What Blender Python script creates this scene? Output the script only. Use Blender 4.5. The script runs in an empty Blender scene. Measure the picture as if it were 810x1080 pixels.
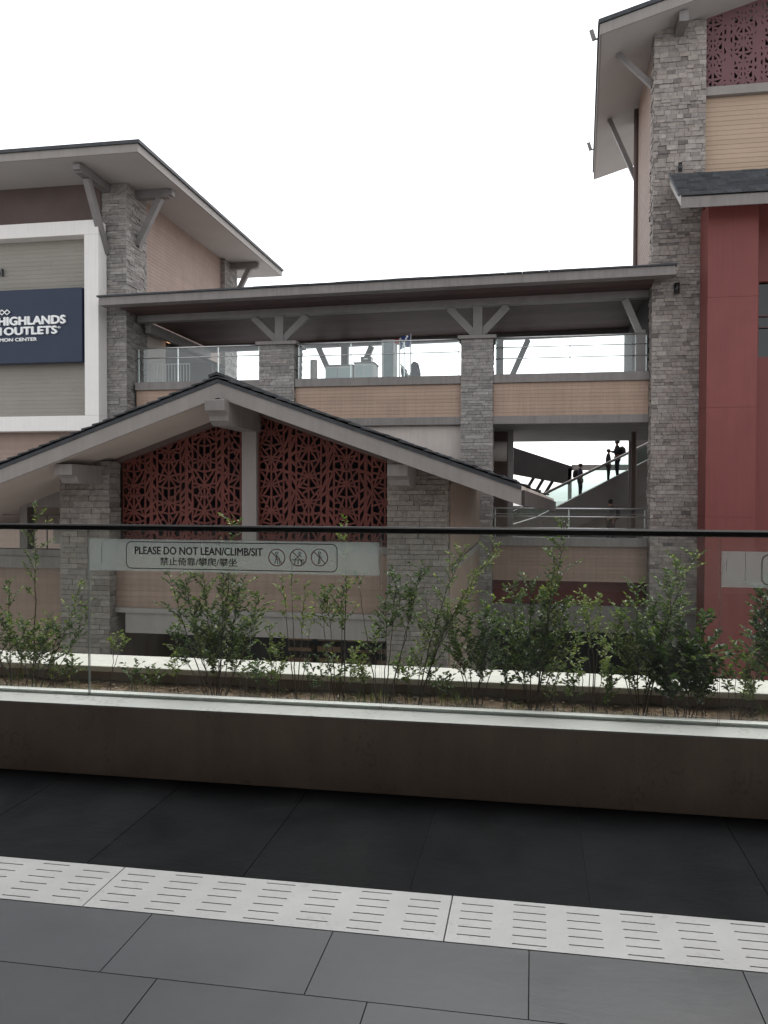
import bpy, math, random
from mathutils import Vector, Matrix, Euler
random.seed(7)
scn = bpy.context.scene
COL = scn.collection
R = math.radians

# ------------------------------------------------------------------ camera
F_PX, YAW, PITCH, ROLL, EYE = 882.3, .17674, .0211, .00259, 1.55
cam_d = bpy.data.cameras.new('camera')
cam = bpy.data.objects.new('camera', cam_d); COL.objects.link(cam)
M = Matrix.Rotation(YAW, 3, 'Z') @ Matrix.Rotation(math.pi/2-PITCH, 3, 'X') @ Matrix.Rotation(ROLL, 3, 'Z')
cam.matrix_world = Matrix.Translation((0, 0, EYE)) @ M.to_4x4()
cam_d.sensor_fit = 'VERTICAL'; cam_d.sensor_height = 36.0; cam_d.sensor_width = 27.0
cam_d.lens = F_PX/1080*36.0
cam_d.clip_start = .05; cam_d.clip_end = 5000
scn.camera = cam
EY = Vector((0, 0, EYE))
# setting-out from measured photo points: the ray through a point, met with a real wall plane
def ray(px, py): return M @ Vector(((px-405)/F_PX, -(py-540)/F_PX, -1))
def aty(px, py, y): d = ray(px, py); return EY + d*(y/d.y)
def atx(px, py, x): d = ray(px, py); return EY + d*(x/d.x)
def atz(px, py, z): d = ray(px, py); return EY + d*((z-EYE)/d.z)

# ------------------------------------------------------------------ mesh builder
class MB:
    def __init__(s): s.v = []; s.f = []; s.mi = []; s.sm = []
    def add(s, vs, fs, mi=0, smooth=False):
        o = len(s.v); s.v += [Vector(v) for v in vs]
        for f in fs: s.f.append([i+o for i in f]); s.mi.append(mi); s.sm.append(smooth)
        return s
    def box(s, x0, y0, z0, x1, y1, z1, mi=0):
        x0, x1 = min(x0, x1), max(x0, x1); y0, y1 = min(y0, y1), max(y0, y1); z0, z1 = min(z0, z1), max(z0, z1)
        return s.add([(x0,y0,z0),(x1,y0,z0),(x1,y1,z0),(x0,y1,z0),(x0,y0,z1),(x1,y0,z1),(x1,y1,z1),(x0,y1,z1)],
                     [(0,3,2,1),(4,5,6,7),(0,1,5,4),(1,2,6,5),(2,3,7,6),(3,0,4,7)], mi)
    def hexa(s, p, mi=0):          # eight corners, bottom ring then top ring
        return s.add(p, [(0,3,2,1),(4,5,6,7),(0,1,5,4),(1,2,6,5),(2,3,7,6),(3,0,4,7)], mi)
    def prism_y(s, poly, y0, y1, mi=0):   # poly of (x,z), counter-clockwise seen from -y
        n = len(poly)
        vs = [(x, y0, z) for x, z in poly]+[(x, y1, z) for x, z in poly]
        fs = [tuple(range(n)), tuple(reversed(range(n, 2*n)))]+[(i, i+n, (i+1) % n+n, (i+1) % n) for i in range(n)]
        return s.add(vs, fs, mi)
    def prism_x(s, poly, x0, x1, mi=0):   # poly of (y,z)
        n = len(poly)
        vs = [(x0, y, z) for y, z in poly]+[(x1, y, z) for y, z in poly]
        fs = [tuple(reversed(range(n))), tuple(range(n, 2*n))]+[((i+1) % n, (i+1) % n+n, i+n, i) for i in range(n)]
        return s.add(vs, fs, mi)
    def bar(s, a, b, w, h=None, up=(0,0,1), mi=0):
        a, b = Vector(a), Vector(b); h = h or w
        d = (b-a).normalized(); up = Vector(up)
        if abs(d.dot(up)) > .98: up = Vector((0,1,0))
        sx = d.cross(up).normalized()*w/2; sz = sx.cross(d).normalized()*h/2
        return s.hexa([a-sx-sz, a+sx-sz, b+sx-sz, b-sx-sz, a-sx+sz, a+sx+sz, b+sx+sz, b-sx+sz], mi)
    def tube(s, pts, rad, n=8, mi=0, cap=True):
        pts = [Vector(p) for p in pts]
        if not isinstance(rad, (list, tuple)): rad = [rad]*len(pts)
        o = len(s.v); prev = None
        for i, p in enumerate(pts):
            d = (pts[min(i+1, len(pts)-1)]-pts[max(i-1, 0)])
            d = d.normalized() if d.length > 1e-9 else Vector((0,0,1))
            if prev is None:
                u = d.cross(Vector((0,0,1)) if abs(d.z) < .95 else Vector((1,0,0))).normalized()
            else:
                u = (prev-d*prev.dot(d)).normalized()
            prev = u; w = d.cross(u)
            for k in range(n):
                a = 2*math.pi*k/n
                s.v.append(p+(u*math.cos(a)+w*math.sin(a))*rad[i])
        for i in range(len(pts)-1):
            for k in range(n):
                s.f.append([o+i*n+k, o+i*n+(k+1) % n, o+(i+1)*n+(k+1) % n, o+(i+1)*n+k]); s.mi.append(mi); s.sm.append(True)
        if cap:
            s.f.append([o+k for k in reversed(range(n))]); s.mi.append(mi); s.sm.append(False)
            e = o+(len(pts)-1)*n
            s.f.append([e+k for k in range(n)]); s.mi.append(mi); s.sm.append(False)
        return s
    def lathe(s, c, prof, n=20, mi=0):
        o = len(s.v)
        for r, z in prof:
            for k in range(n):
                a = 2*math.pi*k/n; s.v.append(Vector((c[0]+r*math.cos(a), c[1]+r*math.sin(a), c[2]+z)))
        for i in range(len(prof)-1):
            for k in range(n):
                s.f.append([o+i*n+k, o+i*n+(k+1) % n, o+(i+1)*n+(k+1) % n, o+(i+1)*n+k]); s.mi.append(mi); s.sm.append(True)
        return s
    def build(s, name, mats, parent=None, bevel=0):
        me = bpy.data.meshes.new(name)
        off = wloc(parent) if parent else Vector((0,0,0))
        me.from_pydata([tuple(v-off) for v in s.v], [], s.f)
        if not isinstance(mats, (list, tuple)): mats = [mats]
        for m in mats: me.materials.append(m)
        me.polygons.foreach_set('material_index', s.mi)
        me.polygons.foreach_set('use_smooth', s.sm)
        me.update()
        o = bpy.data.objects.new(name, me); COL.objects.link(o)
        if parent: o.parent = parent
        if bevel:
            b = o.modifiers.new('bevel', 'BEVEL'); b.width = bevel; b.segments = 2; b.limit_method = 'ANGLE'; b.angle_limit = R(40)
        return o
def wloc(o):
    v = Vector((0,0,0))
    while o: v = v+o.location; o = o.parent
    return v
def tag(o, label=None, cat=None, group=None, kind=None):
    if label: o['label'] = label
    if cat: o['category'] = cat
    if group: o['group'] = group
    if kind: o['kind'] = kind
    return o
def thing(name, label, cat, loc, group=None):
    o = bpy.data.objects.new(name, None); COL.objects.link(o); o.location = loc; o.empty_display_size = .2
    return tag(o, label, cat, group)
def copy_tree(o, parent=None):
    c = o.copy(); COL.objects.link(c)
    if parent: c.parent = parent
    for ch in list(o.children): copy_tree(ch, c)
    return c

# ------------------------------------------------------------------ materials
def newmat(name):
    m = bpy.data.materials.new(name); m.use_nodes = True
    nt = m.node_tree; b = nt.nodes['Principled BSDF']
    return m, nt, b
def N(nt, t, **kw):
    n = nt.nodes.new(t)
    for k, v in kw.items(): setattr(n, k, v)
    return n
def setin(n, **kw):
    for k, v in kw.items(): n.inputs[k].default_value = v
    return n
def c4(c): return (c[0], c[1], c[2], 1)
def ramp(nt, stops):
    r = N(nt, 'ShaderNodeValToRGB'); e = r.color_ramp.elements
    while len(e) < len(stops): e.new(.5)
    for i, (p, c) in enumerate(stops): e[i].position = p; e[i].color = c4(c)
    return r
def paint(name, c, rough=.6, var=.15, scale=1.5, bump=.0, bscale=60, spec=.3, streak=0, island=0, metallic=0, specks=0):
    """plain surface: base colour with weathering blotches, optional streaks running down it and a fine bump"""
    m, nt, b = newmat(name); L = nt.links.new
    tc = N(nt, 'ShaderNodeTexCoord')
    n1 = setin(N(nt, 'ShaderNodeTexNoise'), Scale=scale, Detail=8.0, Roughness=.62)
    L(tc.outputs['Object'], n1.inputs['Vector'])
    r = ramp(nt, [(.28, [x*(1-var) for x in c]), (.72, [min(1, x*(1+var)) for x in c])])
    L(n1.outputs['Fac'], r.inputs['Fac'])
    out = r.outputs['Color']
    if streak:
        mp = N(nt, 'ShaderNodeMapping'); mp.inputs['Scale'].default_value = (7, 7, .35)
        L(tc.outputs['Object'], mp.inputs['Vector'])
        n2 = setin(N(nt, 'ShaderNodeTexNoise'), Scale=1.6, Detail=5.0, Roughness=.6)
        L(mp.outputs['Vector'], n2.inputs['Vector'])
        r2 = ramp(nt, [(.35, (1-streak,)*3), (.6, (1, 1, 1))]); L(n2.outputs['Fac'], r2.inputs['Fac'])
        mx = N(nt, 'ShaderNodeMix', data_type='RGBA', blend_type='MULTIPLY'); mx.inputs[0].default_value = 1
        L(out, mx.inputs[6]); L(r2.outputs['Color'], mx.inputs[7]); out = mx.outputs[2]
    if island:
        g = N(nt, 'ShaderNodeNewGeometry')
        r3 = ramp(nt, [(0, (1-island,)*3), (1, (1+island,)*3)]); L(g.outputs['Random Per Island'], r3.inputs['Fac'])
        mx = N(nt, 'ShaderNodeMix', data_type='RGBA', blend_type='MULTIPLY'); mx.inputs[0].default_value = 1
        L(out, mx.inputs[6]); L(r3.outputs['Color'], mx.inputs[7]); out = mx.outputs[2]
    if specks:     # scattered dirt spots and splashes
        n5 = setin(N(nt, 'ShaderNodeTexNoise'), Scale=38.0, Detail=3.0, Roughness=.5); L(tc.outputs['Object'], n5.inputs['Vector'])
        n6 = setin(N(nt, 'ShaderNodeTexNoise'), Scale=3.2, Detail=7.0, Roughness=.7); L(tc.outputs['Object'], n6.inputs['Vector'])
        ml = N(nt, 'ShaderNodeMath', operation='MULTIPLY'); L(n5.outputs['Fac'], ml.inputs[0]); L(n6.outputs['Fac'], ml.inputs[1])
        r5 = ramp(nt, [(.31, (1,)*3), (.42, (1-specks,)*3)]); L(ml.outputs[0], r5.inputs['Fac'])
        mx = N(nt, 'ShaderNodeMix', data_type='RGBA', blend_type='MULTIPLY'); mx.inputs[0].default_value = 1
        L(out, mx.inputs[6]); L(r5.outputs['Color'], mx.inputs[7]); out = mx.outputs[2]
    L(out, b.inputs['Base Color'])
    setin(b, Roughness=rough, Metallic=metallic); b.inputs['Specular IOR Level'].default_value = spec
    if bump:
        n3 = setin(N(nt, 'ShaderNodeTexNoise'), Scale=bscale, Detail=6.0); L(tc.outputs['Object'], n3.inputs['Vector'])
        bp = setin(N(nt, 'ShaderNodeBump'), Strength=bump, Distance=.02); L(n3.outputs['Fac'], bp.inputs['Height'])
        L(bp.outputs['Normal'], b.inputs['Normal'])
    return m
def stone(name, cols, bump=.6):
    """cladding: each stone is its own mesh island and takes its own colour"""
    m, nt, b = newmat(name); L = nt.links.new
    g = N(nt, 'ShaderNodeNewGeometry'); tc = N(nt, 'ShaderNodeTexCoord')
    r = ramp(nt, [(i/(len(cols)-1), c) for i, c in enumerate(cols)]); L(g.outputs['Random Per Island'], r.inputs['Fac'])
    n1 = setin(N(nt, 'ShaderNodeTexNoise'), Scale=9.0, Detail=8.0, Roughness=.7); L(tc.outputs['Object'], n1.inputs['Vector'])
    r2 = ramp(nt, [(.25, (.62,.62,.63)), (.75, (1.3,1.28,1.25))]); L(n1.outputs['Fac'], r2.inputs['Fac'])
    mx = N(nt, 'ShaderNodeMix', data_type='RGBA', blend_type='MULTIPLY'); mx.inputs[0].default_value = 1
    L(r.outputs['Color'], mx.inputs[6]); L(r2.outputs['Color'], mx.inputs[7]); L(mx.outputs[2], b.inputs['Base Color'])
    n3 = setin(N(nt, 'ShaderNodeTexNoise'), Scale=22.0, Detail=8.0, Roughness=.65); L(tc.outputs['Object'], n3.inputs['Vector'])
    bp = setin(N(nt, 'ShaderNodeBump'), Strength=bump, Distance=.03); L(n3.outputs['Fac'], bp.inputs['Height'])
    L(bp.outputs['Normal'], b.inputs['Normal']); setin(b, Roughness=.85); b.inputs['Specular IOR Level'].default_value = .2
    return m
def glassmat(name, tint=(.95,.98,.965), refl=.9, rough=0.0, ior=1.5, dust=0):
    m, nt, b = newmat(name); L = nt.links.new
    nt.nodes.remove(b); out = nt.nodes['Material Output']
    t = N(nt, 'ShaderNodeBsdfTransparent'); t.inputs['Color'].default_value = c4(tint)
    gl = N(nt, 'ShaderNodeBsdfGlossy'); gl.inputs['Roughness'].default_value = rough; gl.inputs['Color'].default_value = (refl,)*3+(1,)
    fr = N(nt, 'ShaderNodeFresnel'); ge = N(nt, 'ShaderNodeNewGeometry')
    mr = N(nt, 'ShaderNodeMapRange'); L(ge.outputs['Backfacing'], mr.inputs['Value']); mr.inputs['To Min'].default_value = ior; mr.inputs['To Max'].default_value = 1/ior
    L(mr.outputs['Result'], fr.inputs['IOR'])
    mx = N(nt, 'ShaderNodeMixShader'); L(fr.outputs[0], mx.inputs[0]); L(t.outputs[0], mx.inputs[1]); L(gl.outputs[0], mx.inputs[2])
    res = mx.outputs[0]
    if dust:      # thin uneven dust film and dried runs
        tc = N(nt, 'ShaderNodeTexCoord'); mp = N(nt, 'ShaderNodeMapping'); mp.inputs['Scale'].default_value = (6, 6, 1.2); L(tc.outputs['Object'], mp.inputs['Vector'])
        n1 = setin(N(nt, 'ShaderNodeTexNoise'), Scale=2.0, Detail=8.0, Roughness=.65); L(mp.outputs['Vector'], n1.inputs['Vector'])
        r1 = ramp(nt, [(.4, (.002,)*3), (.75, (dust,)*3)]); L(n1.outputs['Fac'], r1.inputs['Fac'])
        df = N(nt, 'ShaderNodeBsdfTranslucent'); df.inputs['Color'].default_value = (.75,.78,.76,1)
        m2 = N(nt, 'ShaderNodeMixShader'); L(r1.outputs['Color'], m2.inputs[0]); L(res, m2.inputs[1]); L(df.outputs[0], m2.inputs[2]); res = m2.outputs[0]
    L(res, out.inputs['Surface'])
    return m
def leafmat(name, cols, trans=.35):
    m, nt, b = newmat(name); L = nt.links.new; out = nt.nodes['Material Output']
    g = N(nt, 'ShaderNodeNewGeometry')
    r = ramp(nt, [(p, c) for p, c in cols]); L(g.outputs['Random Per Island'], r.inputs['Fac'])
    L(r.outputs['Color'], b.inputs['Base Color']); setin(b, Roughness=.38); b.inputs['Specular IOR Level'].default_value = .5
    t = N(nt, 'ShaderNodeBsdfTranslucent')
    mu = N(nt, 'ShaderNodeMix', data_type='RGBA', blend_type='MULTIPLY'); mu.inputs[0].default_value = 1
    L(r.outputs['Color'], mu.inputs[6]); mu.inputs[7].default_value = (1.5, 1.7, .7, 1); L(mu.outputs[2], t.inputs['Color'])
    mx = N(nt, 'ShaderNodeMixShader'); mx.inputs[0].default_value = trans
    L(b.outputs[0], mx.inputs[1]); L(t.outputs[0], mx.inputs[2]); L(mx.outputs[0], out.inputs['Surface'])
    return m

MT = {}
MT['stone_grey'] = stone('grey ledge stone', [(.205,.196,.192), (.27,.259,.25), (.33,.312,.297), (.25,.234,.222), (.39,.373,.358)])
MT['stone_tower'] = stone('grey brown ledge stone', [(.16,.146,.14), (.34,.305,.285), (.29,.268,.257), (.39,.35,.322), (.31,.272,.25), (.43,.395,.37), (.22,.2,.19)], .9)
MT['stone_warm'] = stone('warm grey ledge stone', [(.165,.146,.13), (.225,.202,.182), (.265,.241,.217), (.195,.175,.16), (.25,.229,.21)])
MT['mortar'] = paint('mortar', (.09,.088,.086), .95, .2, 6)
MT['siding_peach'] = paint('peach board siding', (.40,.285,.22), .62, .1, .8, island=.05, streak=.12)
MT['siding_brown'] = paint('brown board siding', (.285,.205,.165), .62, .12, .8, island=.06, streak=.12)
MT['siding_pink'] = paint('pinkish board siding', (.335,.25,.21), .65, .08, .8, island=.05, streak=.08)
MT['siding_beige'] = paint('beige board siding', (.44,.33,.245), .62, .06, .7, island=.04)
MT['siding_grey'] = paint('grey board siding', (.275,.258,.228), .62, .06, .7, island=.03)
MT['panel_warm'] = paint('warm render', (.25,.19,.15), .75, .12, 1.2, streak=.15)
MT['panel_pale'] = paint('pale render', (.58,.52,.48), .8, .08, 1.2, streak=.1)
MT['trim'] = paint('grey brown painted trim', (.225,.208,.198), .55, .1, 2.5, streak=.15)
MT['trim_light'] = paint('light warm grey painted trim', (.285,.262,.247), .6, .07, 2.0, streak=.08)
MT['soffit'] = paint('soffit board', (.46,.44,.425), .7, .05, .8)
MT['soffit_warm'] = paint('warm soffit board', (.48,.415,.37), .7, .06, .9)
MT['ceiling'] = paint('dark timber ceiling', (.1,.063,.06), .6, .2, 1.0, island=.18)
MT['dark_brown'] = paint('dark brown cladding', (.12,.088,.08), .7, .15, 1.0)
MT['steel'] = paint('grey painted steel', (.205,.192,.187), .5, .12, 3.0)
MT['slate_roof'] = paint('dark slate tiles', (.052,.056,.062), .6, .3, 5.0, bump=.4, bscale=40, island=.3)
MT['white'] = paint('white painted frame', (.80,.775,.75), .5, .03, 1.5, streak=.05)
MT['navy'] = paint('navy sign board', (.024,.035,.066), .45, .08, .8)
MT['letter'] = paint('white sign letters', (.85,.86,.86), .4, .02, 2)
MT['red'] = paint('red painted panel', (.195,.057,.051), .5, .10, .6, streak=.07)
MT['red_screen'] = paint('rust red laser cut screen', (.128,.037,.029), .6, .3, 1.6)
MT['plum_screen'] = paint('plum red laser cut screen', (.165,.083,.092), .6, .1, 1.0)
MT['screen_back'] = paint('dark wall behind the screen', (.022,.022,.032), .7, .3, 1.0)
MT['black'] = paint('black metal', (.012,.012,.013), .28, .1, 4, spec=.6)
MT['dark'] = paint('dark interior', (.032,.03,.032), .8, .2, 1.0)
MT['grey_mid'] = paint('mid grey wall', (.2,.19,.185), .8, .1, 1.0)
MT['glass_rail'] = glassmat('far railing glass', (.91,.945,.94))
MT['glass_esc'] = glassmat('escalator glass', (.90,.945,.935))
MT['glass_dark'] = glassmat('window glass', (.2,.22,.25), .9)
MT['glass'] = glassmat('clear balustrade glass', (.945,.97,.955), dust=.012)
MT['glass_edge'] = paint('polished glass edge', (.17,.2,.19), .15, .3, 8, spec=.8)
MT['stainless'] = paint('brushed steel', (.8,.8,.8), .45, .1, 6, metallic=1)
MT['kerb_face'] = paint('brown painted concrete', (.62,.50,.41), .8, .16, 2.0, bump=.15, bscale=45, streak=.07, specks=.25)
MT['cap'] = paint('pale stone coping', (.66,.655,.635), .45, .07, 5.0, bump=.05, bscale=90, spec=.4, specks=.3)
MT['rear_cap'] = paint('cream stone coping', (.60,.575,.53), .7, .1, 7.0, streak=.05, specks=.35)
MT['bark'] = paint('twig bark', (.085,.062,.045), .85, .3, 30)
MT['leaf'] = leafmat('shrub leaves', [(0,(.038,.064,.018)), (.4,(.066,.106,.026)), (.75,(.11,.155,.04)), (.9,(.2,.235,.085)), (1,(.32,.32,.17))])
MT['leaf_dark'] = leafmat('glossy dark leaves', [(0,(.028,.05,.017)), (.5,(.05,.088,.025)), (.85,(.085,.13,.04)), (1,(.17,.2,.09))], .28)
MT['leaf_pale'] = leafmat('young pale leaves', [(0,(.075,.105,.03)), (.45,(.125,.16,.05)), (.8,(.2,.225,.085)), (1,(.32,.32,.17))])
MT['grass'] = leafmat('weed grass', [(0,(.045,.075,.018)), (.6,(.09,.125,.03)), (1,(.2,.185,.08))])
MT['litter'] = leafmat('dry leaf litter', [(0,(.08,.048,.028)), (.5,(.2,.13,.075)), (1,(.36,.26,.17))], .1)
MT['escal_skirt'] = paint('escalator cladding', (.27,.255,.245), .55, .1, 1.0)

def soilmat():
    m, nt, b = newmat('planter soil'); L = nt.links.new
    tc = N(nt, 'ShaderNodeTexCoord')
    n1 = setin(N(nt, 'ShaderNodeTexNoise'), Scale=14.0, Detail=10.0, Roughness=.75); L(tc.outputs['Object'], n1.inputs['Vector'])
    r = ramp(nt, [(.25,(.035,.022,.014)), (.5,(.14,.088,.052)), (.68,(.27,.185,.115)), (.85,(.16,.12,.06))]); L(n1.outputs['Fac'], r.inputs['Fac'])
    L(r.outputs['Color'], b.inputs['Base Color']); setin(b, Roughness=.95)
    bp = setin(N(nt, 'ShaderNodeBump'), Strength=.9, Distance=.02); L(n1.outputs['Fac'], bp.inputs['Height']); L(bp.outputs['Normal'], b.inputs['Normal'])
    return m
MT['soil'] = soilmat()
def tilemat(name, c0, c1, bump, rg, spec, dust=.22):
    m, nt, b = newmat(name); L = nt.links.new
    tc = N(nt, 'ShaderNodeTexCoord'); g = N(nt, 'ShaderNodeNewGeometry')
    n1 = setin(N(nt, 'ShaderNodeTexNoise'), Scale=2.2, Detail=9.0, Roughness=.65, Distortion=.6); L(tc.outputs['Object'], n1.inputs['Vector'])
    r = ramp(nt, [(.25,c0), (.75,c1)]); L(n1.outputs['Fac'], r.inputs['Fac'])
    r3 = ramp(nt, [(0,(.8,)*3), (1,(1.18,)*3)]); L(g.outputs['Random Per Island'], r3.inputs['Fac'])
    mx = N(nt, 'ShaderNodeMix', data_type='RGBA', blend_type='MULTIPLY'); mx.inputs[0].default_value = 1
    L(r.outputs['Color'], mx.inputs[6]); L(r3.outputs['Color'], mx.inputs[7]); L(mx.outputs[2], b.inputs['Base Color'])
    mp = N(nt, 'ShaderNodeMapping'); mp.inputs['Scale'].default_value = (3, 9, 3); mp.inputs['Rotation'].default_value = (0, 0, .5)
    L(tc.outputs['Object'], mp.inputs['Vector'])
    n2 = setin(N(nt, 'ShaderNodeTexNoise'), Scale=3.0, Detail=10.0, Roughness=.6, Distortion=.8); L(mp.outputs['Vector'], n2.inputs['Vector'])
    bp = setin(N(nt, 'ShaderNodeBump'), Strength=bump, Distance=.012); L(n2.outputs['Fac'], bp.inputs['Height']); L(bp.outputs['Normal'], b.inputs['Normal'])
    rr = ramp(nt, [(.3,(rg[0],)*3), (.7,(rg[1],)*3)]); L(n1.outputs['Fac'], rr.inputs['Fac']); L(rr.outputs['Color'], b.inputs['Roughness'])
    b.inputs['Specular IOR Level'].default_value = spec
    # scuffs and dust
    n4 = setin(N(nt, 'ShaderNodeTexNoise'), Scale=.9, Detail=12.0, Roughness=.72, Distortion=1.2); L(tc.outputs['Object'], n4.inputs['Vector'])
    r4 = ramp(nt, [(.42,(0,0,0)), (.75,(dust,)*3)]); L(n4.outputs['Fac'], r4.inputs['Fac'])
    m4 = N(nt, 'ShaderNodeMix', data_type='RGBA'); L(r4.outputs['Color'], m4.inputs[0]); L(mx.outputs[2], m4.inputs[6]); m4.inputs[7].default_value = (.15,.145,.135,1)
    L(m4.outputs[2], b.inputs['Base Color'])
    return m
MT['tile'] = tilemat('smooth slate floor tile', (.025,.0275,.032), (.041,.044,.051), .06, (.32,.5), .5, .14)
MT['tile_dark'] = tilemat('riven slate floor tile', (.0055,.006,.007), (.017,.018,.020), .6, (.55,.72), .035, .045)
MT['grout'] = paint('dark grout', (.016,.015,.014), .95, .2, 20)
MT['drain'] = paint('pale stone drain cover', (.395,.397,.395), .36, .08, 6.0, bump=.05, bscale=120, spec=.45, specks=.22)
MT['ground'] = paint('street paving', (.36,.35,.34), .9, .2, .3, bump=.3, bscale=40)
MT['terrace'] = paint('terrace soffit', (.30,.285,.27), .8, .1, .5)
def filmmat():
    m, nt, b = newmat('frosted film'); L = nt.links.new; nt.nodes.remove(b); out = nt.nodes['Material Output']
    rf = N(nt, 'ShaderNodeBsdfRefraction'); setin(rf, Roughness=.22, IOR=1.12); rf.inputs['Color'].default_value = (.86,.88,.87,1)
    df = N(nt, 'ShaderNodeBsdfTranslucent'); df.inputs['Color'].default_value = (.55,.57,.57,1)
    d2 = N(nt, 'ShaderNodeBsdfDiffuse'); d2.inputs['Color'].default_value = (.55,.56,.56,1)
    a = N(nt, 'ShaderNodeMixShader'); a.inputs[0].default_value = .25; L(df.outputs[0], a.inputs[1]); L(d2.outputs[0], a.inputs[2])
    mx = N(nt, 'ShaderNodeMixShader'); mx.inputs[0].default_value = .30; L(rf.outputs[0], mx.inputs[1]); L(a.outputs[0], mx.inputs[2])
    L(mx.outputs[0], out.inputs['Surface'])
    return m
MT['film'] = filmmat()
MT['ink'] = paint('black print', (.012,.012,.013), .6, .05, 4)
MT['ink_red'] = paint('dark red print', (.14,.025,.02), .6, .05, 4)
MT['chalk'] = paint('dried drip marks', (.5,.5,.48), .8, .2, 20)

# ------------------------------------------------------------------ reusable cladding
def clad(mb, face, a0, a1, z0, z1, c, h=.13, lmin=.2, lmax=.62, dep=(.012,.05), rnd=random):
    """ledge stones on a vertical face: face 'y-' / 'x-' / 'x+' at coordinate c, running a0..a1"""
    z = z0
    while z < z1-.02:
        hh = min(h*rnd.uniform(.75, 1.3), z1-z)
        if z1-z-hh < .04: hh = z1-z
        a = a0-rnd.uniform(0, lmin)
        while a < a1-.01:
            l = rnd.uniform(lmin, lmax); b = min(a+l, a1); s = max(a, a0)
            if a1-b < .07: b = a1
            d = rnd.uniform(*dep); g = .004
            if b-s > .02:
                if face == 'y-': mb.box(s+g, c-d, z+g, b-g, c, z+hh-g)
                elif face == 'x-': mb.box(c-d, s+g, z+g, c, b-g, z+hh-g)
                else: mb.box(c, s+g, z+g, c+d, b-g, z+hh-g)
            a = b
        z += hh
def boards(mb, face, a0, a1, z0, z1, c, h=.125, lip=.02, seam=3.6, rnd=random):
    """lap siding: every course leans out to its lower edge"""
    n = max(1, round((z1-z0)/h)); h = (z1-z0)/n
    for k in range(n):
        za, zb = z0+k*h, z0+(k+1)*h
        a = a0
        while a < a1-.01:
            b = min(a1, a+(rnd.uniform(.4, 1)*seam if a == a0 else seam))
            if a1-b < .3: b = a1
            e = .0015
            if face == 'y-':
                mb.prism_x([(c, za), (c, zb), (c-.004, zb), (c-lip, za+.006), (c-lip, za)][::-1], a+e, b-e)
            elif face == 'x+':
                mb.prism_y([(c, za), (c+lip, za), (c+lip, za+.006), (c+.004, zb), (c, zb)], a+e, b-e)
            else:
                mb.prism_y([(c, zb), (c-.004, zb), (c-lip, za+.006), (c-lip, za), (c, za)], a+e, b-e)
            a = b
def pillar(x0, x1, y0, y1, z0, z1, parent, mat, name='stone_pillar', faces=('y-','x-','x+'), h=.13, lmax=.62, dep=(.012,.05)):
    mb = MB(); rnd = random.Random(int(abs(x0*131+y0*17)*10))
    mb.box(x0+.05, y0+.05, z0, x1-.05, y1-.05, z1, 1)
    if 'y-' in faces: clad(mb, 'y-', x0, x1, z0, z1, y0+.05, h, .2, lmax, dep, rnd)
    if 'x-' in faces: clad(mb, 'x-', y0+.05, y1, z0, z1, x0+.05, h, .2, lmax, dep, rnd)
    if 'x+' in faces: clad(mb, 'x+', y0+.05, y1, z0, z1, x1-.05, h, .2, lmax, dep, rnd)
    return mb.build(name, [mat, MT['mortar']], parent)

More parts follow.
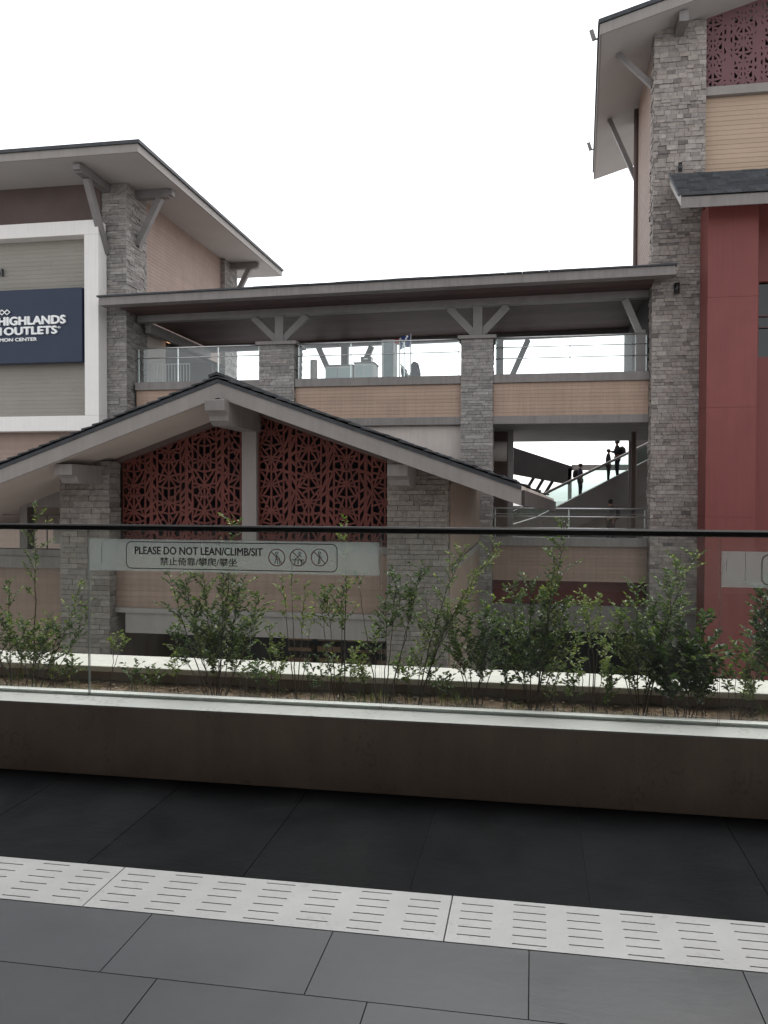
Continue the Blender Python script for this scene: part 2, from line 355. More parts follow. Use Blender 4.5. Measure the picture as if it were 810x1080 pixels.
def clip(poly, p, n):      # keep the side where (q-p).n >= 0
    out = []
    for i in range(len(poly)):
        a, b = poly[i], poly[(i+1) % len(poly)]
        da = (a[0]-p[0])*n[0]+(a[1]-p[1])*n[1]; db = (b[0]-p[0])*n[0]+(b[1]-p[1])*n[1]
        if da >= 0: out.append(a)
        if (da > 0 > db) or (da < 0 < db):
            t = da/(da-db); out.append((a[0]+(b[0]-a[0])*t, a[1]+(b[1]-a[1])*t))
    return out
def area(p): return .5*sum(p[i][0]*p[(i+1) % len(p)][1]-p[(i+1) % len(p)][0]*p[i][1] for i in range(len(p)))
def lattice(outline, y, th, mat, parent, name, mod=.86, rep=1.55, bar=.034, x_ref=0, z_ref=0, rnd=None, amin=.008, amax=.05):
    """laser cut screen: mirrored modules of bars that fan out from nodes on a trunk, polygon openings in between"""
    xs = [p[0] for p in outline]; zs = [p[1] for p in outline]
    cells = []
    half = mod/2
    tmpl = []
    for var in range(2):
        rr = random.Random(rnd*10+var)
        def split(cs, p, n):
            out = []
            for c in cs:
                a, b = clip(c, p, n), clip(c, p, (-n[0], -n[1]))
                if len(a) > 2 and len(b) > 2 and min(abs(area(a)), abs(area(b))) > amin*.5: out += [a, b]
                else: out.append(c)
            return out
        ri = random.Random(rnd*10)
        nodes = [.16*rep, .5*rep, .84*rep]; tops = [0, .33*rep, .67*rep, rep]; cs = []
        xi = half*.66
        for nd, z_a, z_b in zip(nodes, tops, tops[1:]):
            k = [[(0,z_a),(xi,z_a+.06),(xi,z_b+.06),(0,z_b)]]
            for ang in (-58, -20, 14, 52):
                an = R(ang+ri.uniform(-8, 8)); k = split(k, (0, nd+ri.uniform(-.03,.03)), (-math.sin(an), math.cos(an)))
            k = split(k, (xi*ri.uniform(.5,.65), nd), (math.cos(R(ri.uniform(-25,25))), math.sin(R(ri.uniform(-25,25)))))
            cs += k
        k = [[(xi,-.1),(half,-.1),(half,rep+.1),(xi,rep+.1)]]
        z = 0
        while z < rep:
            an = R(rr.uniform(25, 68))*(1 if rr.random() < .65 else -1); k = split(k, (half*.83, z), (-math.sin(an), math.cos(an))); z += rr.uniform(.14, .26)
        cs += [clip(clip(c, (0,.0), (0,1)), (0,rep), (0,-1)) for c in k]
        cs = [c for c in cs if len(c) > 2]
        rr = ri if False else rr
        fin = []
        stack = cs
        while stack:
            c = stack.pop()
            a = abs(area(c))
            if a > amax*rr.uniform(.45, 1.35):
                cx = sum(p[0] for p in c)/len(c); cz = sum(p[1] for p in c)/len(c)
                best = max(((c[i], c[(i+1) % len(c)]) for i in range(len(c))), key=lambda e: (e[0][0]-e[1][0])**2+(e[0][1]-e[1][1])**2)
                e = (best[1][0]-best[0][0], best[1][1]-best[0][1]); an = math.atan2(e[1], e[0])+R(rr.uniform(-28, 28))
                n = (math.cos(an), math.sin(an)); p = (cx+rr.uniform(-.03,.03), cz+rr.uniform(-.03,.03))
                A, B = clip(c, p, n), clip(c, p, (-n[0], -n[1]))
                if len(A) > 2 and len(B) > 2: stack += [A, B]
                else: fin.append(c)
            else: fin.append(c)
        tmpl.append(fin)
    i0 = math.floor((min(xs)-x_ref)/mod)-1; i1 = math.ceil((max(xs)-x_ref)/mod)+1
    j0 = math.floor((min(zs)-z_ref)/rep)-2; j1 = math.ceil((max(zs)-z_ref)/rep)+1
    mb = MB(); n_o = len(outline)
    for i in range(i0, i1):
        for j in range(j0, j1):
            sh = (i % 2)*.45*rep
            for sgn in (1, -1):
                for c in tmpl[0 if sgn > 0 else 1]:
                    q = [(x_ref+i*mod+half+sgn*p[0], z_ref+j*rep+sh+p[1]) for p in c]
                    for k in range(n_o):
                        a, b = outline[k], outline[(k+1) % n_o]
                        if len(q) < 3: break
                        q = clip(q, a, (-(b[1]-a[1]), b[0]-a[0]))
                    if len(q) < 3: continue
                    if area(q) < 0: q = q[::-1]
                    # drop doubled points
                    q = [p for k, p in enumerate(q) if math.hypot(p[0]-q[k-1][0], p[1]-q[k-1][1]) > .004]
                    if len(q) < 3 or abs(area(q)) < .0004: continue
                    hole = q
                    for k in range(len(q)):
                        a, b = q[k], q[(k+1) % len(q)]; l = math.hypot(b[0]-a[0], b[1]-a[1]); nx, nz = -(b[1]-a[1])/l, (b[0]-a[0])/l
                        on_trunk = abs(a[0]-(x_ref+i*mod+half)) < .002 and abs(b[0]-(x_ref+i*mod+half)) < .002
                        edge = abs(a[0]-(x_ref+i*mod)) < .002 or abs(a[0]-(x_ref+i*mod+mod)) < .002
                        w = bar*(.62 if on_trunk else (1.15 if edge else .62))
                        hole = clip(hole, (a[0]+nx*w, a[1]+nz*w), (nx, nz))
                        if len(hole) < 3: break
                    if len(hole) < 3 or abs(area(hole)) < .0009:
                        mb.add([(p[0], y, p[1]) for p in q], [tuple(range(len(q)))]); continue
                    # front plate: match outer polygon to the hole by angle
                    ccx = sum(p[0] for p in hole)/len(hole); ccz = sum(p[1] for p in hole)/len(hole)
                    ring(mb, q, hole, (ccx, ccz), y, th)
    return mb.build(name, mat, parent)
def ring(mb, outer, inner, c, y, th):
    """face between two convex polygons around c, plus the depth of the opening"""
    ev = []
    ao = [math.atan2(p[1]-c[1], p[0]-c[0]) for p in outer]; ai = [math.atan2(p[1]-c[1], p[0]-c[0]) for p in inner]
    so = ao.index(min(ao)); si = ai.index(min(ai))
    O = [outer[(so+k) % len(outer)] for k in range(len(outer))]; I = [inner[(si+k) % len(inner)] for k in range(len(inner))]
    AO = sorted(ao); AI = sorted(ai)
    nO, nI = len(O), len(I); base = len(mb.v)
    for p in O: mb.v.append(Vector((p[0], y, p[1])))
    for p in I: mb.v.append(Vector((p[0], y, p[1])))
    for p in I: mb.v.append(Vector((p[0], y+th, p[1])))
    i = j = 0
    while i < nO or j < nI:
        no = AO[i+1] if i+1 < nO else (AO[0]+2*math.pi if i < nO else 99)
        ni = AI[j+1] if j+1 < nI else (AI[0]+2*math.pi if j < nI else 99)
        if i < nO and (no <= ni or j >= nI):
            f = [base+i % nO, base+(i+1) % nO, base+nO+j % nI]; i += 1
        else:
            f = [base+i % nO, base+nO+(j+1) % nI, base+nO+j % nI]; j += 1
        mb.f.append(f); mb.mi.append(0); mb.sm.append(False)
    for k in range(nI):
        mb.f.append([base+nO+k, base+nO+(k+1) % nI, base+nO+nI+(k+1) % nI, base+nO+nI+k]); mb.mi.append(0); mb.sm.append(False)

def text_mesh(name, body, mat, x0, x1, z0, zcap, y, parent, depth=.002, bold=0.0, fat=0.0):
    """raised lettering on a wall facing -y, fitted between x0..x1 with cap height zcap-z0"""
    cu = bpy.data.curves.new(name, 'FONT'); cu.body = body; cu.extrude = .5; cu.offset = bold; cu.resolution_u = 3
    tmp = bpy.data.objects.new('tmp_text', cu); COL.objects.link(tmp)
    dg = bpy.context.evaluated_depsgraph_get(); me = bpy.data.meshes.new_from_object(tmp.evaluated_get(dg))
    bpy.data.objects.remove(tmp); bpy.data.curves.remove(cu)
    me.name = name
    if not me.vertices: print('EMPTY TEXT', body); return None
    xs = [v.co.x for v in me.vertices]; ys = [v.co.y for v in me.vertices]
    sx = (x1-x0)/(max(xs)-min(xs)); mn = min(xs); sy = (zcap-z0)/(max(ys)-min(ys)); my = min(ys)
    off = wloc(parent)
    for v in me.vertices:
        v.co = Vector((x0+(v.co.x-mn)*sx, y-(v.co.z+.5)*depth, z0+(v.co.y-my)*sy))-off
    if fat:     # heavier strokes: the same outline laid again to either side
        vs = [v.co.copy() for v in me.vertices]; fs = [tuple(p.vertices) for p in me.polygons]; nv = len(vs)
        me = bpy.data.meshes.new(name); V_, F_ = [], []
        for k, (dx, dz) in enumerate(((0,0),(-fat,0),(fat,0),(0,fat*.6),(0,-fat*.6))):
            V_ += [v+Vector((dx, -k*depth*.06, dz)) for v in vs]; F_ += [tuple(i+k*nv for i in f) for f in fs]
        me.from_pydata([tuple(v) for v in V_], [], F_); me.update()
    me.materials.clear(); me.materials.append(mat)
    for p in me.polygons: p.use_smooth = False
    o = bpy.data.objects.new(name, me); COL.objects.link(o); o.parent = parent
    return o

# ================================================================== WORLD AND LIGHT
w = bpy.data.worlds.new('World'); scn.world = w; w.use_nodes = True
nt = w.node_tree; bg = nt.nodes['Background']
sky = nt.nodes.new('ShaderNodeTexSky'); sky.sky_type = 'NISHITA'; sky.sun_disc = False
SUN_EL, SUN_AZ = R(62), R(20)      # azimuth clockwise from +y
sky.sun_elevation = SUN_EL; sky.sun_rotation = SUN_AZ
sky.air_density = 1.0; sky.dust_density = 6.0; sky.ozone_density = 1.0; sky.altitude = 1700
hs = nt.nodes.new('ShaderNodeHueSaturation'); hs.inputs['Saturation'].default_value = .10
nt.links.new(sky.outputs[0], hs.inputs['Color']); nt.links.new(hs.outputs[0], bg.inputs['Color'])
bg.inputs['Strength'].default_value = .15
sd = bpy.data.lights.new('sun', 'SUN'); sd.energy = .8; sd.angle = R(40); sd.color = (1, .97, .93)
so = bpy.data.objects.new('sun', sd); COL.objects.link(so)
so.rotation_euler = Vector((-math.sin(SUN_AZ)*math.cos(SUN_EL), -math.cos(SUN_AZ)*math.cos(SUN_EL), -math.sin(SUN_EL))).to_track_quat('-Z', 'Y').to_euler()
scn.view_settings.view_transform = 'Standard'; scn.view_settings.look = 'None'
scn.view_settings.gamma = 1; scn.view_settings.exposure = 1.32
scn.render.engine = 'CYCLES'
scn.cycles.max_bounces = 10; scn.cycles.transparent_max_bounces = 24; scn.cycles.diffuse_bounces = 5
scn.cycles.sample_clamp_indirect = 6

# ================================================================== TERRACE (where the camera stands)
tag(MB().box(-400, -60, -6.5, 400, 900, -5.5).build('ground', MT['ground']), 'paved ground below the buildings', 'ground', kind='structure')
fl = MB()
fl.box(-14, -5, -.30, 14, 2.858, -.005, 1); fl.box(-14, 3.200, -.30, 14, 4.235, -.005, 1); fl.box(-14, 2.858, -.30, 14, 3.200, -.10, 1)
PT = .685
y1 = 2.857; row = 0
while y1 > -4.6:
    y0 = y1-.384; x = -1.375+(.2 if row % 2 else 0)-PT*17
    while x < 13:
        fl.box(x+.002, y0+.004, -.03, x+PT-.002, y1, 0); x += PT
    y1 = y0; row += 1
for (ya, yb, s) in ((3.203, 4.233, -1.835),):
    x = s-PT*16
    while x < 13: fl.box(x+.002, ya, -.03, x+PT-.002, yb-.003, 0, 2); x += PT
tag(fl.build('floor', [MT['tile'], MT['grout'], MT['tile_dark']]), 'dark slate tiled terrace floor', 'floor', kind='structure')
tag(MB().box(-16, -5.2, 5.35, 16, 4.3, 5.75).build('ceiling', MT['terrace']), 'plain soffit over the terrace', 'ceiling', kind='structure')
bw = MB(); bw.box(-14, -5, -6, 14, 5.05, -.802)
bw.box(-14.2, -5.2, -.3, 14.2, -5.0, 5.35); bw.box(-14.2, -5.0, -.3, -14.0, 2.5, 5.35); bw.box(14.0, -5.0, -.3, 14.2, 2.5, 5.35)
tag(bw.build('terrace_wall', MT['terrace']), 'plain wall enclosing the terrace behind the camera', 'wall')

# drain covers
def drain_cover(x0):
    W, D, zt, zb = 1.355, .334, .001, -.025
    mb = MB(); c = 7; pit = W/c; sl = .118; rows = 6; rp = D/rows
    yb0 = 2.862
    for k in range(c):
        cx = pit*(k+.5)
        mb.box(pit*k, yb0, zb, cx-sl/2, yb0+D, zt); mb.box(cx+sl/2, yb0, zb, pit*(k+1), yb0+D, zt)
        pos = [(r+.5)*rp for r in range(rows)] if k % 2 else [(r+1)*rp for r in range(rows-1)]
        e = 0; hw = .0033
        for p in pos: mb.box(cx-sl/2, yb0+e, zb, cx+sl/2, yb0+p-hw, zt); e = p+hw
        mb.box(cx-sl/2, yb0+e, zb, cx+sl/2, yb0+D, zt)
    return mb
dc = drain_cover(0).build('drain_cover', MT['drain'])
spots = [(-3.0155, 'pale slotted stone drain cover at the left edge of the dark floor'),
         (-1.655, 'whole pale slotted drain cover between the two joints, middle of the strip'),
         (-.295, 'pale slotted drain cover right of the joint, running out of the frame')]
for i, (x, lb) in enumerate(spots):
    o = dc if i == 0 else copy_tree(dc)
    o.location = (x, 0, 0); tag(o, lb, 'drain cover', 'slotted drain covers in the floor strip')
for x in (-4.376, 1.065):
    o = copy_tree(dc); o.location = (x, 0, 0)
    tag(o, 'pale slotted drain cover next in the strip beyond the frame', 'drain cover', 'slotted drain covers in the floor strip')

# planter
pl = thing('planter', 'long low planter with brown front, pale coping and cream rear ledge', 'planter', (0, 4.236, 0))
MB().box(-14, 4.236, -.005, 14, 4.56, .376).build('front_wall', MT['kerb_face'], pl)
MB().box(-14, 4.234, .3765, 14, 4.562, .385).build('coping', MT['cap'], pl)
MB().box(-14, 5.07, -.8, 14, 5.38, .385).build('rear_wall', MT['panel_warm'], pl)
MB().box(-14, 5.03, .387, 14, 5.40, .425).build('rear_coping', MT['rear_cap'], pl, bevel=.006)
MB().box(-14, 4.56, -.8, 14, 5.07, .1).build('base', MT['mortar'], pl)
sb = MB(); nx, ny = 280, 16; rs = random.Random(3)
from mathutils import noise as mnoise
def soil_z(x, y):
    return .295+.022*mnoise.noise(Vector((x*3.1, y*3.1, 1)))+.014*mnoise.noise(Vector((x*11, y*11, 4)))+.03*max(0, (y-4.9)/.2)
for j in range(ny+1):
    for i in range(nx+1):
        x = -5+8*i/nx; y = 4.555+.515*j/ny; sb.v.append(Vector((x, y, soil_z(x, y))))
for j in range(ny):
    for i in range(nx):
        a = j*(nx+1)+i; sb.f.append([a, a+1, a+nx+2, a+nx+1]); sb.mi.append(0); sb.sm.append(True)
sb.build('soil', MT['soil'], pl)

# balustrade
GY = 4.43; GK = GY/4.325
def gz(z): return EYE-(EYE-z)*GK
bl = thing('glass_balustrade', 'frameless clear glass balustrade with black handrail along the planter', 'balustrade', (0, GY, .385))
mb = MB(); zr0, zr1 = gz(1.345), gz(1.379)
prof = [(GY-.026, zr0+.004), (GY-.022, zr0), (GY+.022, zr0), (GY+.026, zr0+.004), (GY+.026, zr1-.008), (GY+.018, zr1), (GY-.018, zr1), (GY-.026, zr1-.008)]
mb.prism_x(prof, -9, 9)
mb.build('handrail', MT['black'], bl)
edges = [k*GK for k in (-2.455-1.67, -2.455, -.788, .903, .903+1.67)]
for a, b in ((edges[0]-1.67, edges[0]), (edges[0], edges[1]), (edges[1], edges[2]), (edges[2], edges[3]), (edges[3], edges[4])):
    g = MB(); x0, x1, y0, y1, z0, z1 = a+.004, b-.004, GY-.006, GY+.006, .388, gz(1.345)-.001
    g.add([(x0,y0,z0),(x1,y0,z0),(x1,y0,z1),(x0,y0,z1)], [(0,1,2,3)], 0)
    g.add([(x1,y1,z0),(x0,y1,z0),(x0,y1,z1),(x1,y1,z1)], [(0,1,2,3)], 0)
    g.add([(x0,y0,z0),(x0,y0,z1),(x0,y1,z1),(x0,y1,z0)], [(0,1,2,3)], 1)
    g.add([(x1,y0,z0),(x1,y1,z0),(x1,y1,z1),(x1,y0,z1)], [(0,1,2,3)], 1)
    g.add([(x0,y0,z0),(x0,y1,z0),(x1,y1,z0),(x1,y0,z0)], [(0,1,2,3)], 1)
    g.build('glass_panel', [MT['glass'], MT['glass_edge']], bl)
MB().box(-9, GY+.0075, .386, 9, GY+.035, .402).build('base_channel', MT['cap'], bl)

# warning sign on the glass
SY = GY-.0065
def pz(px, py): p = aty(px, py, SY); return p.x, p.z
sg = thing('warning_sign', 'frosted film strip printed PLEASE DO NOT LEAN/CLIMB/SIT with three red pictograms', 'sign', (-1.62, SY, 1.12))
x0, x1 = edges[1]+.006, edges[2]-.006; z0, z1 = gz(1.122), gz(1.298)
fm = MB().box(x0, SY-.0012, z0, x1, SY-.0002, z1)
IY = SY-.0016
def outline_round(mb, x0, z0, x1, z1, r, w, y, n=8):
    def rr(ins):
        pts = []
        for cx, cz, a0 in ((x1-r, z1-r, 0), (x0+r, z1-r, 90), (x0+r, z0+r, 180), (x1-r, z0+r, 270)):
            for k in range(n+1):
                a = R(a0+90*k/n); pts.append((cx+(r-ins)*math.cos(a), y, cz+(r-ins)*math.sin(a)))
        return pts
    o = rr(0); i = rr(w); m = len(o)
    mb.add(o+i, [(k, (k+1) % m, (k+1) % m+m, k+m) for k in range(m)])
bx0, bz1 = pz(133, 571.5); bx1, bz0 = pz(356, 603.5)
bz0, bz1 = gz(1.135), gz(1.286)
mb = MB(); outline_round(mb, bx0, bz0, bx1, bz1, .034, .0045, IY); mb.build('border', MT['ink'], sg)
tx0, _ = pz(142.5, 580); tx1, _ = pz(277, 580)
text_mesh('lettering', 'PLEASE DO NOT LEAN/CLIMB/SIT', MT['ink'], tx0, tx1, gz(1.216), gz(1.258), IY, sg, .0004, .0, .0013)
cx0, _ = pz(169, 592); cx1, _ = pz(250, 592)
text_mesh('chinese_lettering', '禁止倚靠/攀爬/攀坐', MT['ink'], cx0, cx1, gz(1.156), gz(1.2), IY, sg, .0004, .0, .0007)
def disc_ring(mb, cx, cz, r, w, y, n=36):
    vs = [(cx+rr*math.cos(2*math.pi*k/n), y, cz+rr*math.sin(2*math.pi*k/n)) for rr in (r, r-w) for k in range(n)]
    mb.add(vs, [(k, (k+1) % n, (k+1) % n+n, k+n) for k in range(n)])
def stroke(mb, pts, w, y):
    for (a, b) in zip(pts, pts[1:]):
        d = Vector((b[0]-a[0], b[1]-a[1])); d.normalize(); n = Vector((-d.y, d.x))*w/2
        mb.add([(a[0]-n.x, y, a[1]-n.y), (b[0]-n.x, y, b[1]-n.y), (b[0]+n.x, y, b[1]+n.y), (a[0]+n.x, y, a[1]+n.y)], [(0,1,2,3)])
for k, px in enumerate((292, 314.5, 337)):
    cx, cz = pz(px, 588); r = .0485
    mb = MB(); disc_ring(mb, cx, cz, r, .005, IY); s = r*.69
    stroke(mb, [(cx-s, cz+s), (cx+s, cz-s)], .0045, IY-.0003)
    pg = mb.build('prohibition_ring', MT['ink_red'], sg)
    f = MB(); disc_ring(f, cx+(.010 if k == 1 else 0), cz+.024, .0085, .003, IY-.0006, 14)
    if k == 0:
        stroke(f, [(cx, cz+.015), (cx-.004, cz-.006), (cx-.012, cz-.034)], .004, IY-.0006); stroke(f, [(cx-.003, cz-.006), (cx+.006, cz-.018), (cx+.005, cz-.036)], .004, IY-.0006)
        stroke(f, [(cx, cz+.011), (cx+.012, cz), (cx+.016, cz-.006)], .0035, IY-.0006); stroke(f, [(cx+.017, cz-.004), (cx+.017, cz-.036)], .004, IY-.0006)
    elif k == 1:
        stroke(f, [(cx+.008, cz+.015), (cx-.006, cz-.002), (cx-.018, cz-.010)], .004, IY-.0006); stroke(f, [(cx+.008, cz+.012), (cx+.018, cz+.004)], .0035, IY-.0006)
        stroke(f, [(cx-.034, cz-.013), (cx+.034, cz-.013)], .004, IY-.0006)
        for q in (-.018, 0, .018): stroke(f, [(cx+q, cz-.013), (cx+q, cz-.038)], .004, IY-.0006)
    else:
        stroke(f, [(cx, cz+.015), (cx-.002, cz-.008), (cx-.008, cz-.038)], .004, IY-.0006); stroke(f, [(cx-.002, cz-.008), (cx+.004, cz-.02), (cx+.001, cz-.034)], .004, IY-.0006)
        stroke(f, [(cx, cz+.010), (cx+.010, cz-.002), (cx+.016, cz+.004)], .0035, IY-.0006)
    f.build('figure', MT['ink'], pg)
rd = random.Random(5)
for px, py, l in ((119,668,.14),(264,664,.12),(228,612,.05),(107,574,.10),(141,578,.03),(149,572,.08),(213,572,.11),(230,571,.06),(308,592,.12),(319,592,.03),(216,586,.05),(172,575,.03)):
    x, z = pz(px, py); n0 = len(fm.f); stroke(fm, [(x, z), (x+.001, z-l*.5), (x-.0005, z-l)], rd.uniform(.0016,.003), SY-.002)
    for q in range(n0, len(fm.f)): fm.mi[q] = 1
fm.build('film', [MT['film'], MT['chalk']], sg)
# second strip, right
sg2 = thing('warning_sign', 'blank end of a frosted film strip on the right hand glass panel', 'sign', (1.73, SY, 1.1))
fm = MB().box(edges[3]+.006, SY-.0012, gz(1.10), edges[4]-.006, SY-.0002, gz(1.276))
mb = MB(); outline_round(mb, pz(803, 600)[0], gz(1.113), edges[4]-.12, gz(1.263), .034, .0045, IY); mb.build('border', MT['ink'], sg2)
for px, py, l in ((786,582,.15),(760,586,.08),(766,590,.06)):
    x, z = pz(px, py); n0 = len(fm.f); stroke(fm, [(x, z), (x+.001, z-l*.5), (x-.0005, z-l)], .0022, SY-.002)
    for q in range(n0, len(fm.f)): fm.mi[q] = 1
fm.build('film', [MT['film'], MT['chalk']], sg2)

# ================================================================== GABLED PAVILION (nearest building)
pv = thing('gabled_pavilion', 'low gabled pavilion with red lattice screens and stone pillars nearest the planter', 'building', (-6.2, 18, -5.5))
SL = .355; RX, FY, RB = -6.25, 16.0, 26.2
ZT, ZF, ZS = 3.86, 3.78, 3.49        # tile bed, fascia top, soffit at the ridge
XL, XR, XRB = -14.2, aty(550, 516, FY).x, .62
def zr(x, z): return z-SL*abs(x-RX)
roof = MB()
for (xa, xb, xbb) in ((XL, RX, RX), (RX, XR, XRB)):
    def c(x, y, z): return (x, y, zr(x, z))
    xae = xa; 
    roof.hexa([c(xa,FY+.05,ZS), c(xb,FY+.05,ZS), c(xbb,RB,ZS), c(xae,RB,ZS), c(xa,FY+.05,ZT), c(xb,FY+.05,ZT), c(xbb,RB,ZT), c(xae,RB,ZT)])
rf = roof.build('roof', MT['soffit_warm'], pv)
fs = MB()
for xa, xb in ((XL, RX), (RX, XR)):
    fs.hexa([(xa,FY-.02,zr(xa,ZS-.01)),(xb,FY-.02,zr(xb,ZS-.01)),(xb,FY+.045,zr(xb,ZS-.01)),(xa,FY+.045,zr(xa,ZS-.01)),
             (xa,FY-.02,zr(xa,ZF)),(xb,FY-.02,zr(xb,ZF)),(xb,FY+.045,zr(xb,ZF)),(xa,FY+.045,zr(xa,ZF))])
zl = zr(XR, 0)
za, zb_ = zr(XR, ZS), zr(XRB, ZS)
fs.hexa([(XR+.004,FY-.02,za-.01),(XR+.06,FY-.02,za-.01),(XRB+.06,RB,zb_-.01),(XRB+.004,RB,zb_-.01),(XR+.004,FY-.02,za+.285),(XR+.06,FY-.02,za+.285),(XRB+.06,RB,zb_+.285),(XRB+.004,RB,zb_+.285)], 1)
fs.build('fascia', [MT['trim_light'], paint('dark eave board', (.05,.041,.038), .6, .2, 2)], rf)
tl = MB(); rnd = random.Random(11)
for sgn, xe in ((-1, XL), (1, XRB)):
    L = abs(xe-RX); n = int(L/.24)
    for k in range(n):
        xa = RX+sgn*k*L/n; xb = RX+sgn*((k+1)*L/n+.05)
        nb = 10
        for q in range(nb):
            ya = FY-.09+(RB-FY+.09)*q/nb; yb = FY-.09+(RB-FY+.09)*(q+1)/nb-.01
            if sgn > 0 and xb > XR+.06:
                need = FY+(xb-.05-XR)/(XRB-XR)*(RB-FY)
                if yb < need: continue
                ya = max(ya, need-.3)
            j = rnd.uniform(0, .014)
            pts = [(xa, zr(xa, ZT+.012+j)), (xb, zr(xb, ZT+.035+j)), (xb, zr(xb, ZT+.072+j)), (xa, zr(xa, ZT+.03+j))]
            if sgn < 0: pts = pts[::-1]
            tl.prism_y(pts, ya, yb)
tl.prism_y([(RX-.17, ZT+.02), (RX, ZT+.075), (RX+.17, ZT+.02), (RX+.17, ZT+.07), (RX, ZT+.13), (RX-.17, ZT+.07)], FY-.1, RB)
tl.build('roof_tiles', MT['slate_roof'], rf)
ed = MB()
for xa, xb in ((XL, RX), (RX, XR)):
    ed.hexa([(xa,FY-.05,zr(xa,ZF+.002)),(xb,FY-.05,zr(xb,ZF+.002)),(xb,FY+.045,zr(xb,ZF+.002)),(xa,FY+.045,zr(xa,ZF+.002)),
             (xa,FY-.05,zr(xa,ZF+.075)),(xb,FY-.05,zr(xb,ZF+.075)),(xb,FY+.045,zr(xb,ZF+.075)),(xa,FY+.045,zr(xa,ZF+.075))])
ed.build('verge_trim', MT['slate_roof'], rf)
pillar(-10.6, -9.38, 17.4, 17.98, -5.5, 2.28, pv, MT['stone_warm'], h=.115, lmax=.6, dep=(.015,.045))
pillar(-3.05, -1.76, 17.4, 17.98, -5.5, 2.3, pv, MT['stone_warm'], h=.115, lmax=.6, dep=(.015,.045))
# header strips that close pillar tops and screens up to the soffit
hd = MB()
for xa, xb in ((-10.6, RX), (RX, -1.76)):
    hd.hexa([(xa,17.86,zr(xa,ZS-.12)),(xb,17.86,zr(xb,ZS-.12)),(xb,18.2,zr(xb,ZS-.12)),(xa,18.2,zr(xa,ZS-.12)),
             (xa,17.86,zr(xa,ZS-.001)),(xb,17.86,zr(xb,ZS-.001)),(xb,18.2,zr(xb,ZS-.001)),(xa,18.2,zr(xa,ZS-.001))])
hd.build('gable_head', MT['dark_brown'], pv)
lattice([(-9.34,.42),(-6.405,.42),(-6.405,3.32),(-9.34,2.28)], 17.97, .045, MT['red_screen'], pv, 'lattice_screen', mod=.86, rep=1.75, bar=.035, x_ref=-9.5, z_ref=.3, rnd=21)
lattice([(-6.07,.42),(-3.1,.42),(-3.1,2.26),(-6.07,3.32)], 17.97, .045, MT['red_screen'], pv, 'lattice_screen', mod=.86, rep=1.75, bar=.035, x_ref=-6.2, z_ref=.3, rnd=37)
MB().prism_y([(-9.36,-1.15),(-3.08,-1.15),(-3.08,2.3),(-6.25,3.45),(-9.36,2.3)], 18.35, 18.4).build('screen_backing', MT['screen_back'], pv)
MB().box(-6.405, 17.82, .40, -6.07, 18.14, 3.32).build('centre_post', MT['trim_light'], pv)
bk = MB()
bk.prism_x([(15.72,3.2),(15.72,3.40),(15.8,3.43),(18.14,3.43),(18.14,2.93),(16.15,2.93),(15.97,3.02),(15.97,3.12),(15.86,3.2)][::-1], -6.42, -6.02)
bk.build('ridge_bracket', MT['trim'], pv)
for xc in (-9.77, -2.63):
    b = MB(); zt = zr(xc-.2 if xc < RX else xc+.2, ZS)-.002
    b.prism_x([(16.2,zt-.22),(16.2,zt),(17.45,zt),(17.45,zt-.40),(16.5,zt-.40),(16.4,zt-.30),(16.4,zt-.22)][::-1], xc-.2, xc+.2)
    b.build('eave_bracket', MT['trim'], pv)
sd_ = MB(); boards(sd_, 'y-', -9.38, -3.05, -1.04, .26, 17.72, .13, .016); sd_.box(-9.38, 17.74, -1.04, -3.05, 18.2, .26, 1)
sd_.build('board_panel', [MT['siding_brown'], MT['dark']], pv)
MB().box(-9.36, 17.66, .262, -3.07, 18.15, .42).build('sill', MT['trim'], pv)
MB().box(-9.378, 17.64, -1.15, -3.052, 18.2, -1.042).box(-9.15, 17.7, -1.62, -3.052, 18.2, -1.152).build('floor_beam', MT['trim_light'], pv)
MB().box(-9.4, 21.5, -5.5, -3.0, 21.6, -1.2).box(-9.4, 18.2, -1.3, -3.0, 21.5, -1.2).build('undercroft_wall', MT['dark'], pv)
sh = MB(); rs = random.Random(9)
for k in range(4):
    x0 = -6.0+k*.75
    sh.box(x0, 20.0, -5.5, x0+.66, 20.5, -2.62-rs.uniform(0,.2))
    for q in range(3): sh.box(x0+.03, 19.94, -2.6+q*.27, x0+.63, 20.4, -2.52+q*.27+rs.uniform(0,.06))
sh.build('shelving', paint('dim timber shelving', (.19,.12,.07), .8, .3, 4, island=.3), pv)
mb = MB(); mb.box(-1.82, 17.98, -5.5, -1.76, 27.95, 2.2)
mb.build('side_wall', MT['panel_warm'], pv)
MB().box(-10.6, 17.98, -5.5, -10.5, 26, 2.0).build('side_wall', MT['panel_warm'], pv)
mb = MB(); mb.box(-1.76, 18.1, -.15, -1.70, 27.95, .02).box(-1.76, 18.1, -1.3, -1.71, 27.95, -1.18).build('side_band', MT['trim'], pv)
